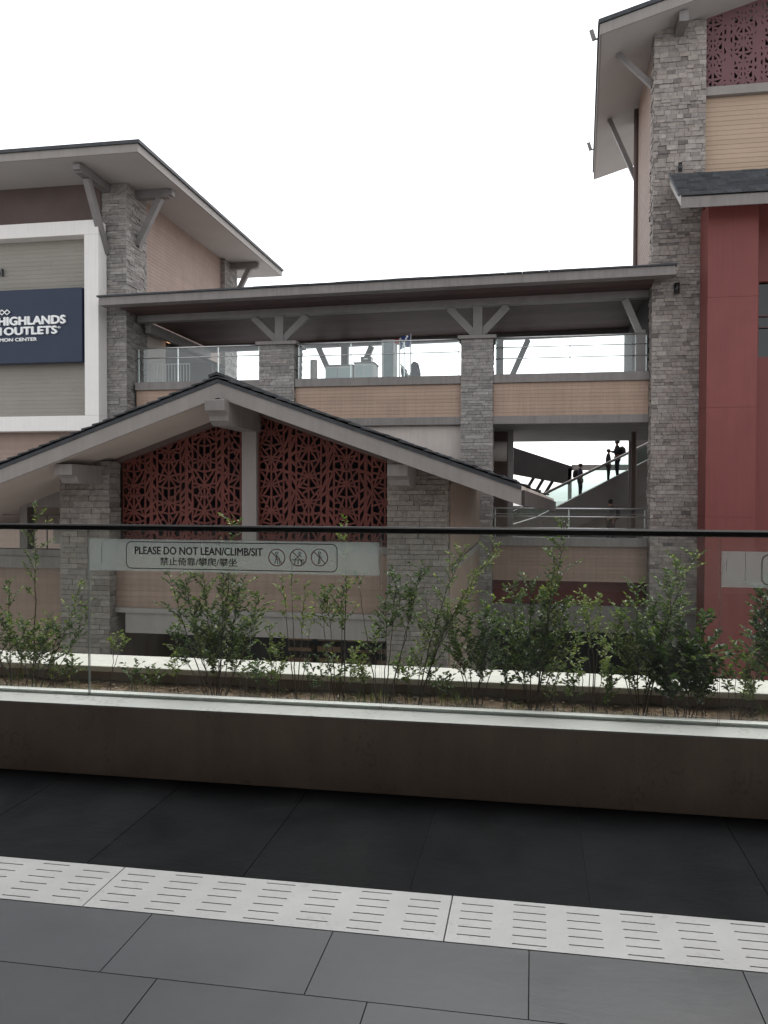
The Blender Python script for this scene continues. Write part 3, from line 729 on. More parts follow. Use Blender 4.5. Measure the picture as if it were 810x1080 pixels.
# left wing of the pavilion
wg = MB(); boards(wg, 'y-', -17, -10.62, -5.4, -.3, 19.05, .13, .016); wg.box(-17, 19.07, -5.5, -10.62, 19.3, -.3, 1)
wg.build('wing_board_wall', [MT['siding_brown'], MT['dark']], pv)
MB().box(-17, 18.9, -.3, -10.62, 19.4, -.02).box(-17, 18.95, -.018, -10.62, 19.35, .16).build('wing_ledge', MT['trim'], pv)
hz = [(-12.66,1.21),(-10.56,1.21),(-10.56,zr(-10.56,ZS)),(-12.66,zr(-12.66,ZS))]
MB().prism_y(hz, 19.0, 19.3).box(-12.66, 19.0, .162, -12.45, 19.3, 1.208).build('wing_door_head', MT['trim'], pv)
MB().box(-13.6, 22, .1, -12.9, 22.4, 2.6).build('wing_post', MT['panel_pale'], pv)
MB().tube([(-17,19.15,.78),(-10.6,19.15,.78)], .02).tube([(-17,19.15,1.0),(-10.6,19.15,1.0)], .02).tube([(-12.0,19.15,.16),(-12.0,19.15,1.0)], .018).tube([(-15,19.15,.16),(-15,19.15,1.0)], .018).build('wing_railing', MT['steel'], pv)

# ================================================================== COVERED BRIDGE
br = thing('covered_bridge', 'two storey covered bridge with flat dark roof on stone columns between the towers', 'building', (-5, 28, -5.5))
KX = .0126
def rz(x, z): return z+KX*(x+14.6)
rb = MB()
def slab(mb, xa, xb, ya, yb, za, zb, mi=0):
    mb.hexa([(xa,ya,rz(xa,za)),(xb,ya,rz(xb,za)),(xb,yb,rz(xb,za)),(xa,yb,rz(xa,za)),(xa,ya,rz(xa,zb)),(xb,ya,rz(xb,zb)),(xb,yb,rz(xb,zb)),(xa,yb,rz(xa,zb))], mi)
slab(rb, -14.1, 3.64, 26.96, 35.3, 7.98, 8.235)
broof = rb.build('roof', MT['dark_brown'], br)
mb = MB(); slab(mb, -14.62, 4.17, 26.5, 26.95, 7.965, 8.235); mb.build('fascia', MT['trim'], broof)
mb = MB(); rnd = random.Random(4); x = -14.68
while x < 4.2:
    l = min(rnd.uniform(.5, 1.1), 4.22-x); slab(mb, x+.003, x+l-.003, 26.42, 27.6, 8.238+rnd.uniform(0,.006), 8.285+rnd.uniform(0,.014)); x += l
mb.build('roof_edge_tiles', MT['slate_roof'], broof)
cb = MB(); k = 0; y = 26.96
while y < 35.25:
    slab(cb, -14.1, 3.64, y+.004, min(y+.15, 35.28)-.004, 7.955, 7.975); y += .15
cb.build('ceiling', MT['ceiling'], broof)
mb = MB(); slab(mb, -14.1, 3.64, 28.25, 28.6, 7.72, 7.953); slab(mb, -14.1, 3.64, 34.6, 34.9, 7.72, 7.953); mb.build('eave_beam', MT['steel'], broof)
mb = MB(); mb.bar((-13.9,28.7,7.6),(-13.9,34.5,7.6),.2,.35); mb.build('end_beam', MT['trim'], broof)
def vpost(xc, y, zb, zt, parent, sp=.97, w=.3):
    mb = MB(); zt = rz(xc, zt)
    mb.box(xc-w/2, y-w/2, zb, xc+w/2, y+w/2, zt)
    for s in (-1, 1):
        mb.bar((xc+s*w*.4, y, zb+.12), (xc+s*sp, y, zt-.02), w*.72, w*.72, up=(0,1,0))
    return mb.build('strut_post', MT['steel'], parent)
for xa, xb in ((-9.44, -8.175), (-2.413, -1.346)):
    col = pillar(xa, xb, 28.0, 29.15, -5.5, 6.72, br, MT['stone_grey'], 'stone_column', h=.1, lmax=.7)
    MB().box(xa-.1, 27.9, 6.722, xb+.1, 29.25, 6.84).build('cap_slab', MT['trim'], col, bevel=.01)
    vpost((xa+xb)/2, 28.45, 6.842, 7.72, col)
for px in (364, 527):
    vpost(aty(px, 370, 34.75).x, 34.75, 5.4, 7.72, br, 1.15)
mb = MB(); mb.bar((3.5,28.4,6.5),(2.9,28.4,7.72+.2),.2,.2,up=(0,1,0)); mb.box(3.25,28.25,5.5,3.54,28.6,6.9); mb.build('wall_strut', MT['steel'], br)
bays = [(-14.1, -9.44), (-8.175, -2.413), (-1.346, 3.64)]
MB().box(-14.1, 28.5, 4.16, 3.64, 35.1, 5.42).build('deck', MT['grey_mid'], br)
for i, (xa, xb) in enumerate(bays):
    MB().box(xa+.002, 28.06, 5.26, xb-.002, 28.5, 5.54).build('ledge', MT['trim'], br, bevel=.008)
    s = MB(); boards(s, 'y-', xa+.002, xb-.002, 4.16, 5.257, 28.18, .122, .016); s.box(xa+.002, 28.2, 4.16, xb-.002, 28.49, 5.257, 1)
    s.build('board_band', [MT['siding_peach'], MT['dark']], br)
    MB().box(xa+.002, 28.08, 3.9, xb-.002, 28.5, 4.157).build('lower_band', MT['trim'], br)
for i, (xa, xb) in enumerate(bays[:2]):
    MB().box(xa+.002, 28.35, -5.5, xb-.002, 28.6, 3.898).build('storey_wall', MT['panel_pale'], br)
MB().box(-14.1, 28.6, 3.902, 3.64, 37.8, 4.15).box(3.642, 28.6, 3.91, 10, 37.8, 4.15).build('lower_soffit', MT['grey_mid'], br)
# lower storey, open bay
xa, xb = bays[2]
MB().box(xa+.002, 28.06, -.14, xb-.002, 28.5, .14).build('ledge', MT['trim'], br, bevel=.008)
s = MB(); boards(s, 'y-', xa+.002, xb-.002, -1.3, -.143, 28.18, .122, .016); s.box(xa+.002, 28.2, -1.3, xb-.002, 28.49, -.143, 1); s.build('board_band', [MT['siding_brown'], MT['dark']], br)
MB().box(xa+.002, 28.5, -.6, xb+8, 42, -.3).build('lower_deck', MT['grey_mid'], br)
MB().box(xa+.002, 28.9, -2.15, xb-.002, 29.0, -1.1).build('shop_fascia', paint('dull red shop fascia', (.15,.045,.042), .6, .1, 1), br)
MB().box(xa+.002, 28.6, -2.85, xb-.002, 29.0, -2.152).build('shop_beam', MT['trim'], br)
MB().box(xa-.4, 28.45, -3.0, xb+.5, 28.59, -2.855).build('shop_beam_trim', MT['steel'], br)
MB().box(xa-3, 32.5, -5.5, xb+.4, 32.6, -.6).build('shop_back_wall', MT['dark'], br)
# inner posts and walls of the lower storey
q = aty(538.5, 500, 31).x
MB().box(q-.1, 30.9, -.3, q+.1, 31.1, 3.9).build('inner_post', MT['steel'], br)
q2 = aty(666, 470, 37.5).x
MB().box(q2-.12, 37.3, -.3, q2+.12, 37.6, 3.9).build('inner_post', MT['steel'], br)
MB().box(-6, 31.6, -.3, aty(541, 500, 31.6).x-.05, 31.8, 3.9).build('inner_wall', MT['dark_brown'], br)
MB().tube([(-2.0,30.3,3.1),(-.95,30.3,3.1)], .36, 20).build('duct', MT['trim_light'], br)
q3 = aty(669, 470, 37).x
q3 = aty(669, 470, 40.2).x
MB().box(q3, 40.2, -.3, q3+5, 40.5, 6).build('inner_wall', MT['grey_mid'], br)
MB().box(-1.2, 41.5, -.5, 12, 41.7, 1.0).build('rear_parapet', MT['grey_mid'], br)
# glass railings, one per bay
def railing(name, label, xa, xb, y, z0, z1, posts, lines, group, glass=True):
    t = thing(name, label, 'railing', ((xa+xb)/2, y, z0), group)
    if glass:
        n = max(1, round((xb-xa)/1.6)); w_ = (xb-xa)/n
        for k in range(n): MB().box(xa+k*w_+.01, y-.006, z0+.02, xa+(k+1)*w_-.01, y+.006, z1-.02).build('glass_panel', MT['glass_rail'], t)
    mb = MB()
    for z in [z1]+lines: mb.tube([(xa,y-.025,z),(xb,y-.025,z)], .028 if z == z1 else .018, 8)
    mb.build('rail', MT['stainless'], t)
    for k in range(posts+1):
        x = xa+.03+(xb-xa-.06)*k/posts; MB().box(x-.018, y+.01, z0, x+.018, y+.035, z1-.022).build('post', MT['stainless'], t)
    return t
gB = 'glass railings along the bridge edge'
railing('glass_railing', 'glass railing on the bridge ledge between left tower and first column', -14.1, -9.5, 28.28, 5.54, 6.78, 3, [6.42], gB)
railing('glass_railing', 'glass railing on the bridge ledge in front of the white kiosk boxes', -8.12, -2.47, 28.28, 5.54, 6.78, 3, [6.35], gB)
railing('glass_railing', 'glass railing on the bridge ledge between second column and brick tower', -1.29, 3.6, 28.28, 5.54, 6.78, 2, [6.45, 6.08], gB)
railing('glass_railing', 'glass railing along the far side of the bridge deck', -14.0, 3.5, 34.95, 5.42, 6.45, 10, [], gB)
railing('glass_railing', 'low glass railing with two rails in front of the escalator', -1.29, 3.6, 28.28, .14, 1.10, 2, [.83, .45], gB)

# ================================================================== LEFT TOWER
lt = thing('sign_tower', 'tall tower with a white framed sign wall and wide overhanging roof', 'building', (-18, 32, -5.5))
ZSF = 12.506; XC = -12.58; YF = 25.25; YB = 40.8
zr_ = MB()
e = .0
zr_.add([(-34,YF,ZSF),(XC,YF,ZSF),(XC,YB,ZSF),(-34,YB,ZSF),(-34,YF,ZSF+.33),(XC,YF,ZSF+.33),(XC,YB,ZSF+.33),(-34,YB,ZSF+.33),(-34,33,14.6),(-20,33,14.6)],
        [(0,3,2,1),(0,1,5,4),(1,2,6,5),(2,3,7,6),(4,5,9,8),(5,6,9),(6,7,8,9),(3,0,4,8,7)])
lroof = zr_.build('roof', MT['soffit'], lt)
mb = MB(); mb.box(-34, YF-.05, ZSF-.01, XC+.05, YF-.003, ZSF+.25); mb.box(XC+.003, YF-.003, ZSF-.01, XC+.05, YB, ZSF+.25); mb.build('fascia', MT['trim_light'], lroof)
mb = MB(); mb.box(-34, YF-.12, ZSF+.252, XC+.12, YF-.003, ZSF+.36); mb.box(XC+.003, YF-.003, ZSF+.252, XC+.12, YB+.06, ZSF+.36); mb.build('gutter', MT['slate_roof'], lroof)
PX0, PX1 = -15.13, -14.19
pillar(PX0, PX1, 27.6, 29.25, -5.5, ZSF-.01, lt, MT['stone_grey'], h=.095, lmax=.55)
pillar(PX0, PX1, 37.2, 38.9, -5.5, ZSF-.01, lt, MT['stone_grey'], h=.11, lmax=.6)
mb = MB(); boards(mb, 'x+', 29.25, 37.2, 7.6, ZSF, -14.4, .14, .014); mb.box(-14.7, 29.25, 7.6, -14.41, 37.2, ZSF, 1)
mb.build('side_wall', [MT['siding_pink'], MT['dark']], lt)
MB().box(-14.7, 29.25, -5.5, -14.42, 31.3, 7.598).box(-14.7, 31.3, 4, -14.42, 37.2, 5.5).build('side_jamb', MT['panel_pale'], lt)
MB().box(-18, 36.9, 4, -14.7, 37.1, 7.6).box(-18, 29.3, 4, -17.8, 37, 7.6).box(-18, 29.3, 7.602, -14.72, 37.1, 7.7).build('room_wall', MT['grey_mid'], lt)
MB().box(-18, 29.3, 5.2, -14.72, 37.1, 5.4).build('room_floor', MT['grey_mid'], lt)
mb = MB(); boards(mb, 'y-', -34, PX0, 3.0, 4.0, 27.62, .14, .012); boards(mb, 'y-', -34, PX0, -5.4, 3.0, 27.64, .14, .012); mb.box(-34, 27.66, -5.5, PX0, 27.9, 4.0, 1)
mb.build('base_wall', [MT['siding_pink'], MT['dark']], lt)
MB().box(-34, 27.55, 10.6, PX0-.002, 27.9, ZSF-.005).build('upper_wall', MT['dark_brown'], lt)
mb = MB(); boards(mb, 'y-', -34, -15.3, 4.0, 10.598, 27.5, .15, .012); mb.box(-34, 27.52, 4.0, -15.14, 27.9, 10.598, 1)
mb.build('sign_wall', [MT['siding_grey'], MT['dark']], lt)
mb = MB(); fo, fi = -14.92, -15.45
mb.box(fi, 27.0, 4.28, fo, 27.59, 10.56); mb.box(-34, 27.0, 10.562, fo, 27.54, 11.06); mb.box(-34, 27.0, 3.75, fo, 27.59, 4.278)
mb.build('white_frame', MT['white'], lt, bevel=.015)
def bracket(p_in, p_out, foot, parent, up=(0,0,1)):
    mb = MB(); a, b, f = Vector(p_in), Vector(p_out), Vector(foot)
    mb.bar(a, b, .26, .30); d = (b-a).normalized()
    mb.bar(b, b+d*.14, .26, .18)
    mb.bar(a+(b-a)*.72-Vector((0,0,.13)), f, .22, .22)
    return mb.build('eave_bracket', MT['steel'], parent)
bxm = -14.93
bracket((bxm,27.64,ZSF-.16), (bxm,25.75,ZSF-.16), (bxm,27.58,10.05), lt)
bracket((PX1-.04,28.5,ZSF-.16), (-12.95,28.5,ZSF-.16), (PX1,28.5,10.55), lt)
bracket((PX1-.04,38.1,ZSF-.16), (-12.95,38.1,ZSF-.16), (PX1,38.1,10.55), lt)
# shop sign on the wall
ss = thing('shop_sign', 'large navy shop sign with white raised letters on the framed wall', 'sign', (-18.5, 27.1, 6.2))
bx1 = -15.53
MB().box(-25.5, 26.98, 6.15, bx1, 27.3, 8.74).build('board', MT['navy'], ss, bevel=.02)
FYs = 26.975
def pS(px, py): q = aty(px, py, FYs); return q.x, q.z
xh1, zt1 = pS(69.5, 332.6); _, zb1 = pS(69.5, 341.2)
xo1, zt2 = pS(60.5, 344); _, zb2 = pS(60.5, 351.9)
# widths from the visible words: HIGHLANDS starts just outside the frame
x_h0, _ = pS(-1.0, 340); x_o0, _ = pS(5.4, 350)
text_mesh('lettering', 'HIGHLANDS', MT['letter'], x_h0, xh1, zb1, zt1, FYs, ss, .05, .0, .022)
text_mesh('lettering', 'GENTING', MT['letter'], x_h0-3.05, x_h0-.28, zb1, zt1, FYs, ss, .05, .0, .022)
text_mesh('lettering', 'OUTLETS', MT['letter'], x_o0, xo1, zb2, zt2, FYs, ss, .05, .0, .022)
text_mesh('lettering', 'PREMIUM', MT['letter'], x_o0-3.0, pS(2.0, 350)[0], zb2, zt2, FYs, ss, .05, .0, .022)
text_mesh('trademark', '®', MT['letter'], xo1+.03, xo1+.14, zt2-.09, zt2-.01, FYs, ss, .04, .0)
xs1, zs1 = pS(39.3, 356); _, zs0 = pS(39.3, 359.4)
xs0, _ = pS(-10.5, 357)
text_mesh('small_lettering', 'A SIMON CENTER', MT['letter'], xs0, xs1, zs0, zs1, FYs, ss, .03, .0, .008)
mb = MB(); ex1, ez = pS(12, 329.5); 
for k in range(3):
    cx = ex1-.14-k*.2; hw, hh, t = .14, .105, .05
    o = [(cx-hw,ez),(cx,ez-hh),(cx+hw,ez),(cx,ez+hh)]; i_ = [(cx-hw+t,ez),(cx,ez-hh+t*.75),(cx+hw-t,ez),(cx,ez+hh-t*.75)]
    ring(mb, o, i_, (cx, ez), FYs-.05-.002*k, .05)
mb.build('emblem', MT['letter'], ss)
hl = thing('wall_letter', 'single dark raised letter H on the grey boards above the navy sign', 'letter', (-18.8, 27.4, 9.0))
hq, hr = aty(3.6, 291.5, 27.45), aty(-3.4, 284, 27.45); hx1, hz0, hx0, hz1 = hq.x, hq.z, hr.x, hr.z
text_mesh('letter_face', 'H', MT['black'], hx0, hx1, hz0, hz1, 27.46, hl, .08, .02)
# small lamps under the bridge roof beside the tower
lm = thing('ceiling_lamp', 'small warm lit strip lamp under the bridge roof beside the left tower', 'lamp', (-13.0, 31.5, 7.4))
em, nt_, b_ = newmat('warm lamp glow'); b_.inputs['Emission Color'].default_value = (1,.55,.28,1); b_.inputs['Emission Strength'].default_value = .8; b_.inputs['Base Color'].default_value = (.3,.2,.15,1)
q = aty(184, 361, 31.5)
MB().box(q.x-.3, 31.4, q.z, q.x+.3, 31.7, q.z+.05).build('diffuser', em, lm)
MB().box(q.x-.34, 31.35, q.z+.052, q.x+.34, 31.75, q.z+.12).tube([(q.x,31.55,q.z+.12),(q.x,31.55,rz(q.x,7.95))], .02).build('housing', MT['steel'], lm)

# ================================================================== RIGHT TOWER
rt = thing('stone_tower', 'tall tower with stone pillar, red wall and gabled roof at the right', 'building', (6, 29, -5.5))
yf = 26.5; SR = .28
Bt = aty(632.8, 21, yf); Bb = aty(636, 36, yf); FH = Bt.z-Bb.z
far = atz(626, 179, Bt.z)
xe, xeb, yb = Bt.x, far.x, far.y; ze = Bt.z; XA = 11.5
def rr_(x, z): return z+SR*(x-xe)
za_ = ze+SR*(XA-xe)
rbm = MB()
rbm.hexa([(xe+.06,yf+.05,ze-FH),(XA,yf+.05,za_-FH),(XA,yb,za_-FH),(xeb+.06,yb,ze-FH),(xe+.06,yf+.05,ze-.1),(XA,yf+.05,za_-.1),(XA,yb,za_-.1),(xeb+.06,yb,ze-.1)])
rbm.hexa([(XA+.002,yf+.05,za_-FH),(2*XA-xe,yf+.05,ze-FH),(2*XA-xe,yb,ze-FH),(XA+.002,yb,za_-FH),(XA+.002,yf+.05,za_-.1),(2*XA-xe,yf+.05,ze-.1),(2*XA-xe,yb,ze-.1),(XA+.002,yb,za_-.1)])
rroof = rbm.build('roof', MT['soffit'], rt)
mb = MB()
for xa, xb, z_a, z_b in ((xe, XA, ze, za_), (XA, 2*XA-xe, za_, ze)):
    mb.hexa([(xa,yf,z_a-FH-.01),(xb,yf,z_b-FH-.01),(xb,yf+.045,z_b-FH-.01),(xa,yf+.045,z_a-FH-.01),(xa,yf,z_a-.13),(xb,yf,z_b-.13),(xb,yf+.045,z_b-.13),(xa,yf+.045,z_a-.13)])
mb.hexa([(xe,yf+.046,ze-FH-.01),(xe+.055,yf+.046,ze-FH-.01),(xeb+.055,yb,ze-FH-.01),(xeb,yb,ze-FH-.01),(xe,yf+.046,ze-.13),(xe+.055,yf+.046,ze-.13),(xeb+.055,yb,ze-.13),(xeb,yb,ze-.13)])
mb.build('fascia', MT['trim_light'], rroof)
mb = MB()
for xa, xb, z_a, z_b in ((xe-.05, XA, ze, za_), (XA, 2*XA-xe+.05, za_, ze)):
    mb.hexa([(xa,yf-.06,z_a-.128),(xb,yf-.06,z_b-.128),(xb,yf+.2,z_b-.128),(xa,yf+.2,z_a-.128),(xa,yf-.06,z_a),(xb,yf-.06,z_b),(xb,yf+.2,z_b),(xa,yf+.2,z_a)])
mb.hexa([(xe-.05,yf+.202,ze-.128),(xe+.3,yf+.202,ze-.128),(xeb+.3,yb,ze-.128),(xeb-.05,yb,ze-.128),(xe-.05,yf+.202,ze),(xe+.3,yf+.202,ze+.08),(xeb+.3,yb,ze+.08),(xeb-.05,yb,ze)])
mb.build('roof_edge_tiles', MT['slate_roof'], rroof)
px0, px1 = 3.645, 5.205
pillar(px0, px1, 27.6, 28.5, -1.95, 16.3, rt, MT['stone_tower'], h=.12, lmax=.36, dep=(.01,.06))
mb = MB(); mb.box(px0-.06, 27.52, -2.2, 6.0, 28.4, -1.952); mb.box(px0-.02, 27.58, -2.62, 5.7, 28.4, -2.202); mb.box(px0-.08, 27.5, -2.85, 5.9, 28.4, -2.622); mb.box(px0, 27.6, -5.5, 5.4, 28.4, -2.852)
mb.build('pillar_base', MT['trim'], rt)
mb = MB(); boards(mb, 'x-', 28.5, 32.2, 8.4, 16.0, px0+.08, .15, .012); mb.box(px0+.09, 28.5, 8.4, px0+.4, 32.2, 16.0, 1); MB().box(px0+.01, 28.5, 3.92, px0+.4, 36, 8.39).build('deck_side_wall', MT['dark'], rt); MB().box(px0+.01, 28.5, -5.5, px0+.4, 36, -.61).build('base_side_wall', MT['dark'], rt); mb.build('side_wall', [MT['siding_pink'], MT['dark']], rt)
MB().tube([(px0+.03,32.4,-5.5),(px0+.03,32.4,15.8)], .10, 12).build('downpipe', MT['dark_brown'], rt)
MB().box(px0+.12, 32.21, 4.2, 18, 34, 16.0).build('rear_block', MT['panel_warm'], rt)
mb = MB(); zs0_, zs1_ = aty(747,103,27.85).z, aty(747,94,27.85).z
boards(mb, 'y-', px1+.002, 17, 11.5, zs0_-.003, 27.9, .15, .016); mb.box(px1+.002, 27.92, 9.5, 17, 28.2, zs0_-.003, 1); mb.build('board_wall', [MT['siding_beige'], MT['dark']], rt)
MB().box(px1+.002, 27.7, zs0_, 17, 28.2, zs1_).build('screen_sill', MT['trim_light'], rt)
zt_l = rr_(px1, ze-FH)-.01; zt_r = rr_(9, ze-FH)-.01
lattice([(px1+.002,zs1_+.002),(9,zs1_+.002),(9,zt_r),(px1+.002,zt_l)], 27.9, .05, MT['plum_screen'], rt, 'lattice_screen', mod=.9, rep=1.7, bar=.056, x_ref=5.0, z_ref=14.0, rnd=5, amin=.01, amax=.05)
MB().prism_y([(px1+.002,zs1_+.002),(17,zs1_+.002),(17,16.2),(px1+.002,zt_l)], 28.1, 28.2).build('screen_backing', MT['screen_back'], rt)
mb = MB(); 
# small canopy roof
can = MB(); ca = 4.11; cz = 10.1
can.prism_x([(25.33,9.8),(27.58,11.25),(27.58,11.55),(26.9,11.28),(25.33,10.09)], ca+.03, 14)
canopy = can.build('canopy', MT['soffit'], rt)
MB().box(ca, 25.28, 9.78, 14, 25.325, 10.09).build('canopy_fascia', MT['trim'], canopy)
mb = MB(); n = 8
for k in range(n):
    t0, t1 = k/n, (k+1)/n
    def cp(t, o): return (25.22+(26.9-25.22)*t, 10.10+(11.32-10.10)*t+o)
    a, b = cp(t0, .0), cp(t1, .0); rnd = random.Random(k); x = ca-.04
    while x < 14:
        l = rnd.uniform(.28, .5); j = rnd.uniform(0, .012)
        mb.prism_x([(a[0],a[1]+.02),(b[0]+.05,b[1]+.02),(b[0]+.05,b[1]+.045+j),(a[0],a[1]+.085+j)], x+.002, x+l-.002); x += l
mb.prism_x([(25.2,10.09),(25.2,10.16),(26.95,11.42),(26.95,11.3)], ca-.1, ca-.043)
mb.build('canopy_tiles', MT['slate_roof'], canopy)
rp = MB(); zz = -5.5
for zt_ in (-2.6, .9, 4.15, 7.4, 10.2):
    rp.box(5.04, 26.2, zz+.004, 6.44, 27.4, zt_-.004); zz = zt_
rp.box(5.06, 26.215, -5.5, 6.42, 27.38, 10.19)
rp.build('red_pier', MT['red'], rt)
rw = MB(); wx0, wz0, wz1 = 6.74, 5.78, 8.08
rw.box(5.1, 27.3, 9, 6.43, 27.55, 11.2); rw.box(6.44, 27.3, -5.5, wx0, 27.6, 11.2); rw.box(wx0, 27.3, -5.5, 14, 27.6, wz0); rw.box(wx0, 27.3, wz1, 14, 27.6, 11.2)
rw.build('red_wall', MT['red'], rt)
wn = MB().box(wx0, 27.5, wz0, 14, 27.52, wz1).build('window', MT['glass_dark'], rt)
MB().box(wx0+.3, 28.6, wz0, 13, 28.7, wz1-1.1).box(wx0, 29.2, wz0-.5, 14, 29.3, 9.5).build('window_interior', MT['grey_mid'], wn)
MB().tube([(wx0,27.42,wz0+1.27),(14,27.42,wz0+1.27)], .018).tube([(wx0,27.42,wz0+.92),(14,27.42,wz0+.92)], .018).build('window_rail', MT['stainless'], wn)
mb = MB(); 
def rbrk(foot, top, parent): 
    m_ = MB(); m_.bar(foot, top, .16, .16); return m_.build('eave_strut', MT['steel'], parent)
def soff(x): return rr_(x, ze-FH)
t1 = aty(651, 58, 27.5); rbrk((px0+.02, 28.1, aty(688, 91, 28.1).z), (aty(651,58,28.1).x, 28.1, soff(aty(651,58,28.1).x)), rt)
t2 = aty(641, 171, 32.8); rbrk((px0+.1, 32.8, aty(668, 192, 32.8).z), (t2.x, 32.8, soff(t2.x)), rt)
MB().box(4.25, 26.75, rr_(4.3, ze-FH)-.36, 4.52, 27.63, rr_(4.15, ze-FH)-.003).build('eave_bracket', MT['steel'], rt)
# small fittings
def floodlight(label, p, d):
    t = thing('floodlight', label, 'floodlight', p, 'small lamps on the stone tower')
    p = Vector(p); d = Vector(d)
    MB().tube([p, p+d*.12], .03, 8).bar(p+d*.10+Vector((0,0,-.02)), p+d*.2+Vector((0,0,.32)), .08, .13).build('lamp_body', MT['steel'], t)
a = Vector((xe-.06, yf+1.0, ze-.1)); tt = .13
def onedge(t): return (xe-.05+(xeb-xe)*t, yf+(yb-yf)*t, ze-.06)
floodlight('small floodlight on the upper end of the stone tower eave', onedge(.08), (-1,0,-.15))
floodlight('small floodlight near the lower end of the stone tower eave', onedge(.80), (-1,0,-.15))
wl = thing('wall_lamp', 'small black wall lamp on the stone pillar beside the bridge roof', 'lamp', (4.25, 26.9, 8.1), 'small lamps on the stone tower')
q = aty(714, 304, 27.45); MB().tube([(q.x,27.45,q.z-.16),(q.x,27.45,q.z+.16)], .085, 14).box(q.x-.03,27.5,q.z-.05,q.x+.03,27.62,q.z+.05).build('lamp_body', MT['black'], wl)
cc = thing('wall_lamp', 'small black lamp on the stone pillar above the slate canopy', 'lamp', (4.3, 26.9, 11.3), 'small lamps on the stone tower')
q = aty(717.5, 175, 27.45); MB().tube([(q.x,27.45,q.z-.17),(q.x,27.45,q.z+.1)], .06, 12).box(q.x-.03,27.48,q.z-.05,q.x+.03,27.62,q.z+.05).build('lamp_body', MT['black'], cc)

# ================================================================== ESCALATOR AND WHAT LIES BEHIND
es = thing('escalator', 'escalator with glass sides rising to the right behind the bridge', 'escalator', (1.5, 34.5, -.05))
EYs = 38.0
def pe(px, py, y=EYs): q = aty(px, py, y); return (q.x, q.z)
sk0, sk1 = pe(566, 545.5), pe(700, 476.5); b0, b1 = pe(596, 562), pe(700, 511)
for y0, y1 in ((EYs, EYs+1.7),):
    MB().prism_y([pe(540,562), b0, b1, sk1, sk0, pe(545,552), pe(530,556)], EYs, EYs+1.7).build('truss', MT['escal_skirt'], es)
h0, h1 = pe(580, 518), pe(700, 459.5); lo = pe(524, 549); md = pe(560, 531)
for y in (EYs+.12, EYs+1.5):
    g = MB(); g.prism_y([sk0, sk1, (h1[0], h1[1]-.03), (h0[0], h0[1]-.03), (md[0], md[1]-.03), (lo[0], lo[1]-.03)], y, y+.015); g.build('glass_side', MT['glass_esc'], es)
    MB().tube([(lo[0]-.3, y, lo[1]-.03), (lo[0], y, lo[1]), (md[0], y, md[1]), (h0[0], y, h0[1]), (h1[0], y, h1[1])], .06, 8).build('handrail', MT['steel'], es)
MB().prism_y([pe(520,580), pe(720,580), (pe(720,0)[0], pe(700,492)[1]+.45), (b0[0]+.3, b0[1]+.35)], EYs+1.72, EYs+1.85).build('infill_wall', MT['trim_light'], es)
stp = MB(); n = 16
for k in range(n):
    x = sk0[0]+(sk1[0]-sk0[0])*k/n; z = sk0[1]+(sk1[1]-sk0[1])*k/n-.1
    stp.box(x, EYs+.35, z-.2, x+(sk1[0]-sk0[0])/n-.002, EYs+1.3, z+.02)
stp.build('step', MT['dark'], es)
# distant roof seen through the open storey
fr = thing('distant_walkway', 'dark sloping walkway roof with open struts beyond the escalator', 'building', (0, 48, -5.5))
q0, q1, q2_, q3_ = aty(536, 470, 48), aty(604, 492, 48), aty(601, 511, 48), aty(536, 499, 48)
MB().prism_y([(q3_.x, q3_.z), (q2_.x, q2_.z), (q1.x, q1.z), (q0.x, q0.z)], 48, 49.5).build('roof', paint('very dark roof boarding', (.035,.03,.031), .7, .2, 1), fr)
mb = MB()
for px in (560, 571, 582): 
    a, b = aty(px+10, 492, 48.4), aty(px-8, 522, 48.4); mb.bar(a, b, .18, .18)
mb.build('strut', MT['dark'], fr)
a = aty(601, 500, 48.2); MB().box(a.x-.1, 48, -5.5, a.x+.1, 48.4, aty(602, 494, 48).z).build('post', MT['trim_light'], fr)
MB().box(a.x+.1, 48.2, aty(620,496,48.2).z, a.x+9, 48.5, aty(620,490,48.2).z).build('beam', MT['trim_light'], fr)

# ================================================================== THINGS ON THE BRIDGE DECK
DK = 5.42
def kiosk(label, px0, px1, py, y, dep=.8):
    a, b = aty(px0, py, y), aty(px1, py, y); z1 = a.z
    t = thing('kiosk_counter', label, 'counter', ((a.x+b.x)/2, y, DK))
    MB().box(a.x, y, DK+.06, b.x, y+dep, z1-.05).build('body', MT['white'], t, bevel=.01)
    MB().box(a.x-.03, y-.03, z1-.049, b.x+.03, y+dep+.03, z1).build('counter_top', MT['trim_light'], t, bevel=.008)
    MB().box(a.x+.06, y-.012, DK+.14, (a.x+b.x)/2-.02, y-.001, z1-.12).box((a.x+b.x)/2+.02, y-.012, DK+.14, b.x-.06, y-.001, z1-.12).build('door_panel', paint('pale blue grey panel', (.6,.66,.66), .5, .05, 1), t)
    MB().box(a.x+.03, y+.03, DK, b.x-.03, y+dep-.03, DK+.059).build('plinth', MT['dark'], t)
    return t
kiosk('long low white kiosk counter on the bridge deck', 343, 372, 385, 29.6)
kiosk('taller white kiosk counter with a dark case on it, on the bridge deck', 373.5, 394, 382, 29.5, .9)
t = thing('equipment_case', 'dark flat case lying on the taller white kiosk counter', 'case', (-6.2, 29.8, 6.35))
a, b = aty(381, 381.8, 29.8), aty(392, 376.5, 29.8)
MB().box(a.x, 29.7, aty(381,382,29.5).z+.002, b.x, 30.1, b.z-.04).build('case', MT['black'], t, bevel=.01)
